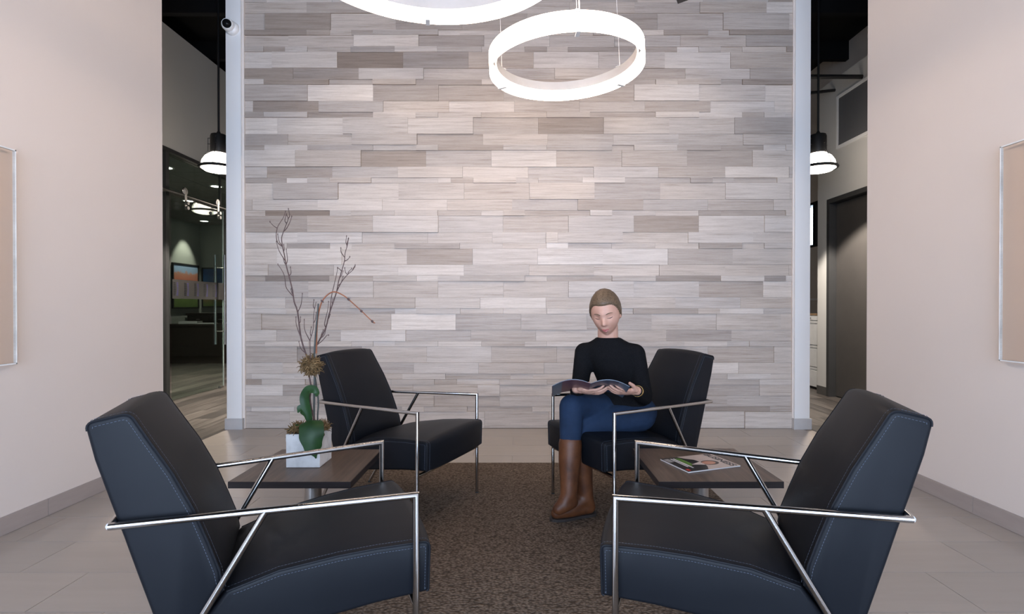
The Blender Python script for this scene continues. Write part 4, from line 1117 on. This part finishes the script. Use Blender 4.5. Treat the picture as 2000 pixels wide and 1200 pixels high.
body = MB()
DR = sphere_dirs(64, 48)
body.loft([[head_pt(*d) for d in row] for row in DR])
for s in (-1, 1):
    ellipsoid(body, Hc + S * s * 0.077 - F * 0.008 - U * 0.012, S * s * 0.008 + F * -0.004, F * 0.017, U * 0.030)
nb = Vector((0.492, 2.952, 0.945))
cap_tube(body, [nb - Vector((0, 0, 0.04)), nb, Hc - U * 0.075 - F * 0.012], [0.064, 0.057, 0.055])
cap_tube(body, [(0.60, 2.995, 0.52), (0.57, 2.985, 0.68), (0.525, 2.965, 0.83), nb - Vector((0, 0, 0.03))], [0.095, 0.09, 0.085, 0.055])
for a, e, w_ in ((shR, elR, wrR), (shL, elL, wrL)):
    cap_chain(body, [Vector((0.50, 2.955, 0.85)), a, e, w_, w_ + (w_ - e).normalized() * 0.02], [0.05, 0.040, 0.032, 0.023, 0.022])
for a, k_, an_ in ((hipR, knR, anR), (hipL, knL, anL)):
    cap_chain(body, [Vector((0.60, 2.99, 0.53)), a, k_, an_], [0.07, 0.068, 0.045, 0.030])
hand(body, wrR + Vector((0.006, -0.012, 0.0)), (0.86, -0.48, -0.05), (0.05, 0.42, 0.90), 1, (0.15, 0.35, 0.35))
hand(body, wrL + Vector((-0.008, -0.012, 0.0)), (-0.90, -0.42, 0.05), (0.0, 0.42, 0.90), -1, (0.15, 0.35, 0.35))
person = skin_obj('person', body, SK, None, 0.0042, 2, 0.4)
tag(person, 'seated woman in black sweater, blue jeans and brown boots reading a magazine', 'person')

hair = MB(); rows_ = []
for row in DR:
    rr = []
    for (l, f, u) in row:
        line = -0.42 + 0.98 * sst(f, -0.25, 0.72)
        mk = sst(u, line - 0.06, line + 0.06)
        rr.append(head_pt(l, f, u, -0.010 + 0.019 * mk + (0.004 * mk if f < -0.3 else 0) + mk * 0.0005 * math.sin(math.atan2(l, u + 0.6) * 34 + 3 * f)))
    rows_.append(rr)
hair.loft(rows_)
ellipsoid(hair, Hc - F * 0.100 + U * 0.0, S * 0.036, F * 0.028, U * 0.034)
ho = hair.build('hair', HR, person, True, None)
# face details
def on_face(l, u, ex=0.0):
    f = math.sqrt(max(0.05, 1 - l * l - u * u)); return head_pt(l, f, u, ex)
for s in (-1, 1):
    MB().tube([on_face(s * x, 0.015 - 0.035 * math.sin((x - 0.24) / 0.36 * PI), 0.001) for x in (0.24, 0.30, 0.36, 0.42, 0.48, 0.54, 0.60)], [0.0006, 0.0013, 0.0017, 0.0019, 0.0019, 0.0016, 0.0008], 6).build('eyelash', LASH, person, True)
    MB().tube([on_face(s * x, 0.185 + 0.05 * math.sin((x - 0.18) / 0.5 * PI) - 0.02 * x, 0.0008) for x in (0.18, 0.27, 0.36, 0.45, 0.54, 0.64)], [0.0012, 0.0022, 0.0025, 0.0022, 0.0017, 0.0008], 6).build('eyebrow', HR, person, True)
mo = MB()
mo.tube([on_face(x, -0.525 + 0.02 * abs(x) / 0.26 - 0.012 * math.exp(-(x / 0.05) ** 2), 0.0006) for x in (-0.27, -0.2, -0.12, -0.05, 0, 0.05, 0.12, 0.2, 0.27)], [0.0006, 0.002, 0.0028, 0.003, 0.0026, 0.003, 0.0028, 0.002, 0.0006], 8)
mo.tube([on_face(x, -0.615 + 0.08 * (x / 0.27) ** 2, 0.0006) for x in (-0.26, -0.18, -0.1, 0, 0.1, 0.18, 0.26)], [0.0006, 0.0024, 0.0036, 0.004, 0.0036, 0.0024, 0.0006], 8)
mo.build('lips', LIP, person, True)

sw = MB()
def ering(c, a, b, n=28): 
    c = Vector(c); return [c + LAT * a * math.cos(2 * PI * i / n) + DEP * b * math.sin(2 * PI * i / n) for i in range(n)]
sw.loft([ering((0.598, 2.992, 0.50), 0.150, 0.115), ering((0.598, 2.992, 0.545), 0.158, 0.125), ering((0.588, 2.988, 0.62), 0.140, 0.110), ering((0.572, 2.982, 0.70), 0.136, 0.108), ering((0.550, 2.972, 0.775), 0.146, 0.126), ering((0.527, 2.962, 0.84), 0.152, 0.118), ering((0.507, 2.953, 0.893), 0.148, 0.092), ering((0.498, 2.950, 0.922), 0.112, 0.076), ering((0.494, 2.948, 0.942), 0.076, 0.068), ering((0.491, 2.946, 0.950), 0.068, 0.064)])
for a, e, w_ in ((shR, elR, wrR), (shL, elL, wrL)):
    c0 = Vector((0.50, 2.955, 0.868)); d = (w_ - e).normalized()
    cap_chain(sw, [c0.lerp(a, 0.35), a, a.lerp(e, 0.5), e, e.lerp(w_, 0.55), w_ - d * 0.012], [0.066, 0.056, 0.051, 0.046, 0.040, 0.033])
skin_obj('sweater', sw, KN, person, 0.0075, 5)
je = MB()
ellipsoid(je, (0.607, 2.997, 0.535), LAT * 0.168, DEP * 0.135, Vector((0, 0, 0.105)))
for a, k_, an_, rk in ((hipR, knR, anR, 0.066), (hipL, knL, anL, 0.064)):
    tt = (k_.z - 0.385) / (k_.z - an_.z); q = k_.lerp(an_, tt)
    cap_tube(je, [a, a.lerp(k_, 0.5), k_.lerp(a, 0.06)], [0.088, 0.080, rk])
    cap_tube(je, [k_, k_.lerp(q, 0.4), q], [rk - 0.002, 0.060, 0.053])
skin_obj('jeans', je, DN, person, 0.0075, 5)
MB().lathe([(0.029, -0.006), (0.031, -0.003), (0.031, 0.003), (0.029, 0.006)], wrL + (elL - wrL).normalized() * 0.004, 24, axis=(wrL - elL)).build('bracelet', plain('gold_metal', (0.7, 0.48, 0.2, 1), 0.25, 1.0), person, True)
# boots
def boot(k_, an_, heel, toe, ball, lab):
    b = MB(); tt = (k_.z - 0.415) / (k_.z - an_.z); q = k_.lerp(an_, tt)
    cap_tube(b, [q, q.lerp(an_, 0.35), q.lerp(an_, 0.75), an_], [0.0605, 0.058, 0.047, 0.043], 20)
    cap_tube(b, [an_, heel], [0.043, 0.036]); cap_tube(b, [heel, ball, toe], [0.036, 0.041, 0.032]); cap_tube(b, [an_, ball], [0.042, 0.036])
    return skin_obj('boot', b, BT, person, 0.0065, 5)
b1 = boot(knL, anL, Vector((0.372, 2.838, 0.052)), Vector((0.196, 2.770, 0.046)), Vector((0.255, 2.792, 0.054)), '')
b2 = boot(knR, anR, Vector((0.266, 2.708, 0.128)), Vector((0.200, 2.686, 0.100)), Vector((0.224, 2.692, 0.118)), '')
# sole of the planted boot
dv = (Vector((0.196, 2.770, 0)) - Vector((0.372, 2.838, 0))).normalized(); sv = Vector((-dv.y, dv.x, 0))
def sole_ring(z, g):
    c = Vector((0.372, 2.838, z)); pts = []
    for s, w_ in ((-0.038, 0.012), (-0.028, 0.03), (0.0, 0.037), (0.06, 0.034), (0.11, 0.040), (0.16, 0.042), (0.20, 0.034), (0.222, 0.018), (0.228, 0.004)):
        pts.append((s, w_ + g))
    return [c + dv * s + sv * w_ for s, w_ in pts] + [c + dv * s - sv * w_ for s, w_ in reversed(pts)]
MB().loft([sole_ring(0.0095, 0), sole_ring(0.024, 0.001)]).build('sole', SOLE, b1)

# open magazine in her hands
om = thing('open_magazine', 'dark open magazine held in both hands of the seated woman', 'magazine', (0.350, 2.675, 0.705))
def page_sheet(side, off, n=10, m=6, wmax=0.185, curl=0.028):
    rowsp = []
    for j in range(m + 1):
        v = j / m - 0.5
        r = []
        for i in range(n + 1):
            s = i / n; x = side * wmax * s
            z = curl * math.sin(s * PI * 0.9) * 0.8 - 0.022 * s * s + off * (0.4 + 0.6 * min(1, s * 4))
            r.append(Vector((x, -v * 0.26, v * 0.095)) + Vector((0, 0.34, 0.94)) * z)
        rowsp.append(r)
    return rowsp
def sheet_obj(name, side, z0, z1, mat, wmax, parent):
    A, B = page_sheet(side, z0, wmax=wmax), page_sheet(side, z1, wmax=wmax); m, n = len(A), len(A[0])
    vs = [p for r in A for p in r] + [p for r in B for p in r]; o = m * n; fs = []
    for j in range(m - 1):
        for i in range(n - 1):
            a = j * n + i; fs += [(a, a + 1, a + n + 1, a + n), (o + a, o + a + n, o + a + n + 1, o + a + 1)]
    for j in range(m - 1):
        for i in (0, n - 1): a = j * n + i; fs.append((a, a + n, o + a + n, o + a))
    for i in range(n - 1):
        for j in (0, m - 1): a = j * n + i; fs.append((a, a + 1, o + a + 1, o + a))
    return MB().add(vs, fs).build(name, mat, parent, True)
for side in (-1, 1):
    pg_ = sheet_obj('pages', side, 0.0008, 0.004, MC['slate'], 0.182, om)
    cv_ = sheet_obj('cover', side, 0.0, 0.0007, MC['navy'] if side > 0 else MC['mauve'], 0.185, om)
om.rotation_euler = (0, 0, -0.06)

# ================================================================ OFFICE AND CORRIDOR FURNITURE
t = thing('office_desk', 'dark wooden desk seen through the office glass', 'desk', (-6.15, 10.9, 0))
MB().bbox((-0.95, -0.40, 0.735), (0.95, 0.40, 0.775), 0.003).build('desk_top', M['dark_wood'], t)
MB().box((-0.92, -0.38, 0.0), (0.92, -0.355, 0.735)).build('modesty_panel', M['dark_wood'], t)
for s in (-1, 1): MB().box((s * 0.92 - 0.02, -0.37, 0), (s * 0.92 + 0.02, 0.37, 0.735)).build('side_panel', M['dark_wood'], t)
def paper_stack(x, y, z, w_, d_, h_, lab, mat='paper', rz=0.2):
    o = MB().bbox((-w_ / 2, -d_ / 2, 0), (w_ / 2, d_ / 2, h_), 0.002).build('paper_stack', M[mat]); o.location = (x, y, z); o.rotation_euler = (0, 0, rz)
    tag(o, lab, 'paper', 'papers on the office desk')
paper_stack(-6.62, 10.75, 0.776, 0.34, 0.28, 0.05, 'tall white paper stack on the office desk, left')
paper_stack(-6.24, 10.68, 0.776, 0.30, 0.22, 0.02, 'low flat paper pile in the middle of the office desk')
paper_stack(-5.80, 10.80, 0.776, 0.30, 0.24, 0.03, 'paper pile at the right end of the office desk')
t = thing('credenza', 'dark credenza against the far office wall, behind the desk', 'cabinet', (-6.2, 11.75, 0))
MB().bbox((-0.98, -0.26, 0.93), (0.98, 0.28, 0.98), 0.003).build('top', M['dark_wood'], t)
MB().box((-0.96, -0.24, 0.0), (0.96, 0.27, 0.93)).build('body', M['dark_wood'], t)
for i in range(4):
    d = MB().bbox((-0.95 + i * 0.475, -0.258, 0.04), (-0.95 + i * 0.475 + 0.465, -0.24, 0.92), 0.003).build('door', M['dark_wood'], t)
    MB().box((-0.95 + i * 0.475 + 0.20, -0.275, 0.84), (-0.95 + i * 0.475 + 0.27, -0.258, 0.85)).build('handle', M['steel'], d)

def picture_mat(name, kind):
    t_ = NT(name); tc = t_.add('ShaderNodeTexCoord'); sp = t_.add('ShaderNodeSeparateXYZ'); t_.link(tc.outputs['Generated'], sp.inputs[0])
    n = t_.noise(t_.coords((1, 1, 1)), 9, 5, 0.7)
    add = t_.add('ShaderNodeMath', operation='MULTIPLY_ADD'); t_.link(n, add.inputs[0]); add.inputs[1].default_value = 0.30; t_.link(sp.outputs[2], add.inputs[2])
    if kind == 'autumn':
        c = t_.ramp(add.outputs[0], [(0.2, (0.10, 0.15, 0.05, 1)), (0.45, (0.16, 0.24, 0.07, 1)), (0.62, (0.35, 0.13, 0.06, 1)), (0.80, (0.45, 0.15, 0.10, 1)), (0.95, (0.42, 0.20, 0.14, 1)), (1.02, (0.25, 0.35, 0.50, 1))])
    else:
        c = t_.ramp(add.outputs[0], [(0.2, (0.10, 0.14, 0.05, 1)), (0.4, (0.22, 0.13, 0.08, 1)), (0.62, (0.03, 0.09, 0.18, 1)), (0.95, (0.02, 0.10, 0.26, 1)), (1.2, (0.02, 0.07, 0.20, 1))])
    return t_.set(c, 0.4)
t = thing('framed_picture', 'framed autumn tree picture on the office side wall', 'picture', (-7.2, 11.05, 1.08))
MB().box((0.002, 0.03, 0.03), (0.022, 0.87, 0.93)).build('canvas', picture_mat('autumn_print', 'autumn'), t)
MB().box((0.001, 0, 0), (0.035, 0.9, 0.03)).box((0.001, 0, 0.93), (0.035, 0.9, 0.96)).box((0.001, 0, 0.03), (0.035, 0.03, 0.93)).box((0.001, 0.87, 0.03), (0.035, 0.9, 0.93)).build('frame', M['black'], t)
t = thing('framed_picture', 'wide blue landscape picture on the far office wall', 'picture', (-7.15, 12.05, 1.10))
MB().box((0.03, -0.022, 0.03), (2.17, -0.002, 0.87)).build('canvas', picture_mat('blue_print', 'blue'), t)
MB().box((0, -0.035, 0), (2.2, -0.001, 0.03)).box((0, -0.035, 0.87), (2.2, -0.001, 0.9)).box((0, -0.035, 0.03), (0.03, -0.001, 0.87)).box((2.17, -0.035, 0.03), (2.2, -0.001, 0.87)).build('frame', M['black'], t)
l = bpy.data.lights.new('picture_light', 'SPOT'); l.energy = 140; l.spot_size = 1.0; l.spot_blend = 0.6; l.color = (1, 0.9, 0.78); l.shadow_soft_size = 0.04
pt = thing('downlight', 'round downlight over the autumn picture', 'downlight', (-6.75, 11.45, 2.955), 0, 'recessed office downlights')
MB().ring([(-0.012, -0.004), (0.012, -0.004), (0.012, 0.002), (-0.012, 0.002)], 0.085, n=32).build('trim_ring', M['white_plastic'], pt, True)
MB().lathe([(0.075, -0.002), (0.075, 0.0015)], n=28).build('lens', M['down_glow'], pt, True)
lo = link('picture_light', l, pt); lo.location = (0, 0, -0.01); lo.rotation_euler = (0, math.radians(22), 0)

t = thing('filing_cabinet', 'white lateral filing cabinet with a wooden top, beyond the right corridor', 'filing cabinet', (4.0, 6.90, 0))
MB().box((0.02, 0, 0.03), (0.44, 1.0, 1.0)).build('body', M['file_white'], t)
MB().bbox((0.0, -0.005, 1.0), (0.45, 1.005, 1.025), 0.003).build('top', M['tan_wood'], t)
MB().box((0.05, 0.01, 0), (0.43, 0.99, 0.03)).build('plinth', M['dark_base'], t)
for z0, z1 in ((0.035, 0.298), (0.305, 0.592), (0.60, 0.925)):
    d = MB().bbox((0.0, 0.006, z0), (0.02, 0.994, z1 - 0.045), 0.003).build('drawer', M['file_white'], t)
    MB().box((0.004, 0.006, z1 - 0.028), (0.02, 0.994, z1)).build('pull', M['file_white'], d)
s_ = MB().box((0.002, 0.006, 0.935), (0.02, 0.994, 0.995)).build('lock_strip', M['file_white'], t)
MB().lathe([(0.009, 0), (0.009, 0.004)], (0.002, 0.42, 0.965), 12, axis=(-1, 0, 0)).build('lock', M['steel'], s_, True)
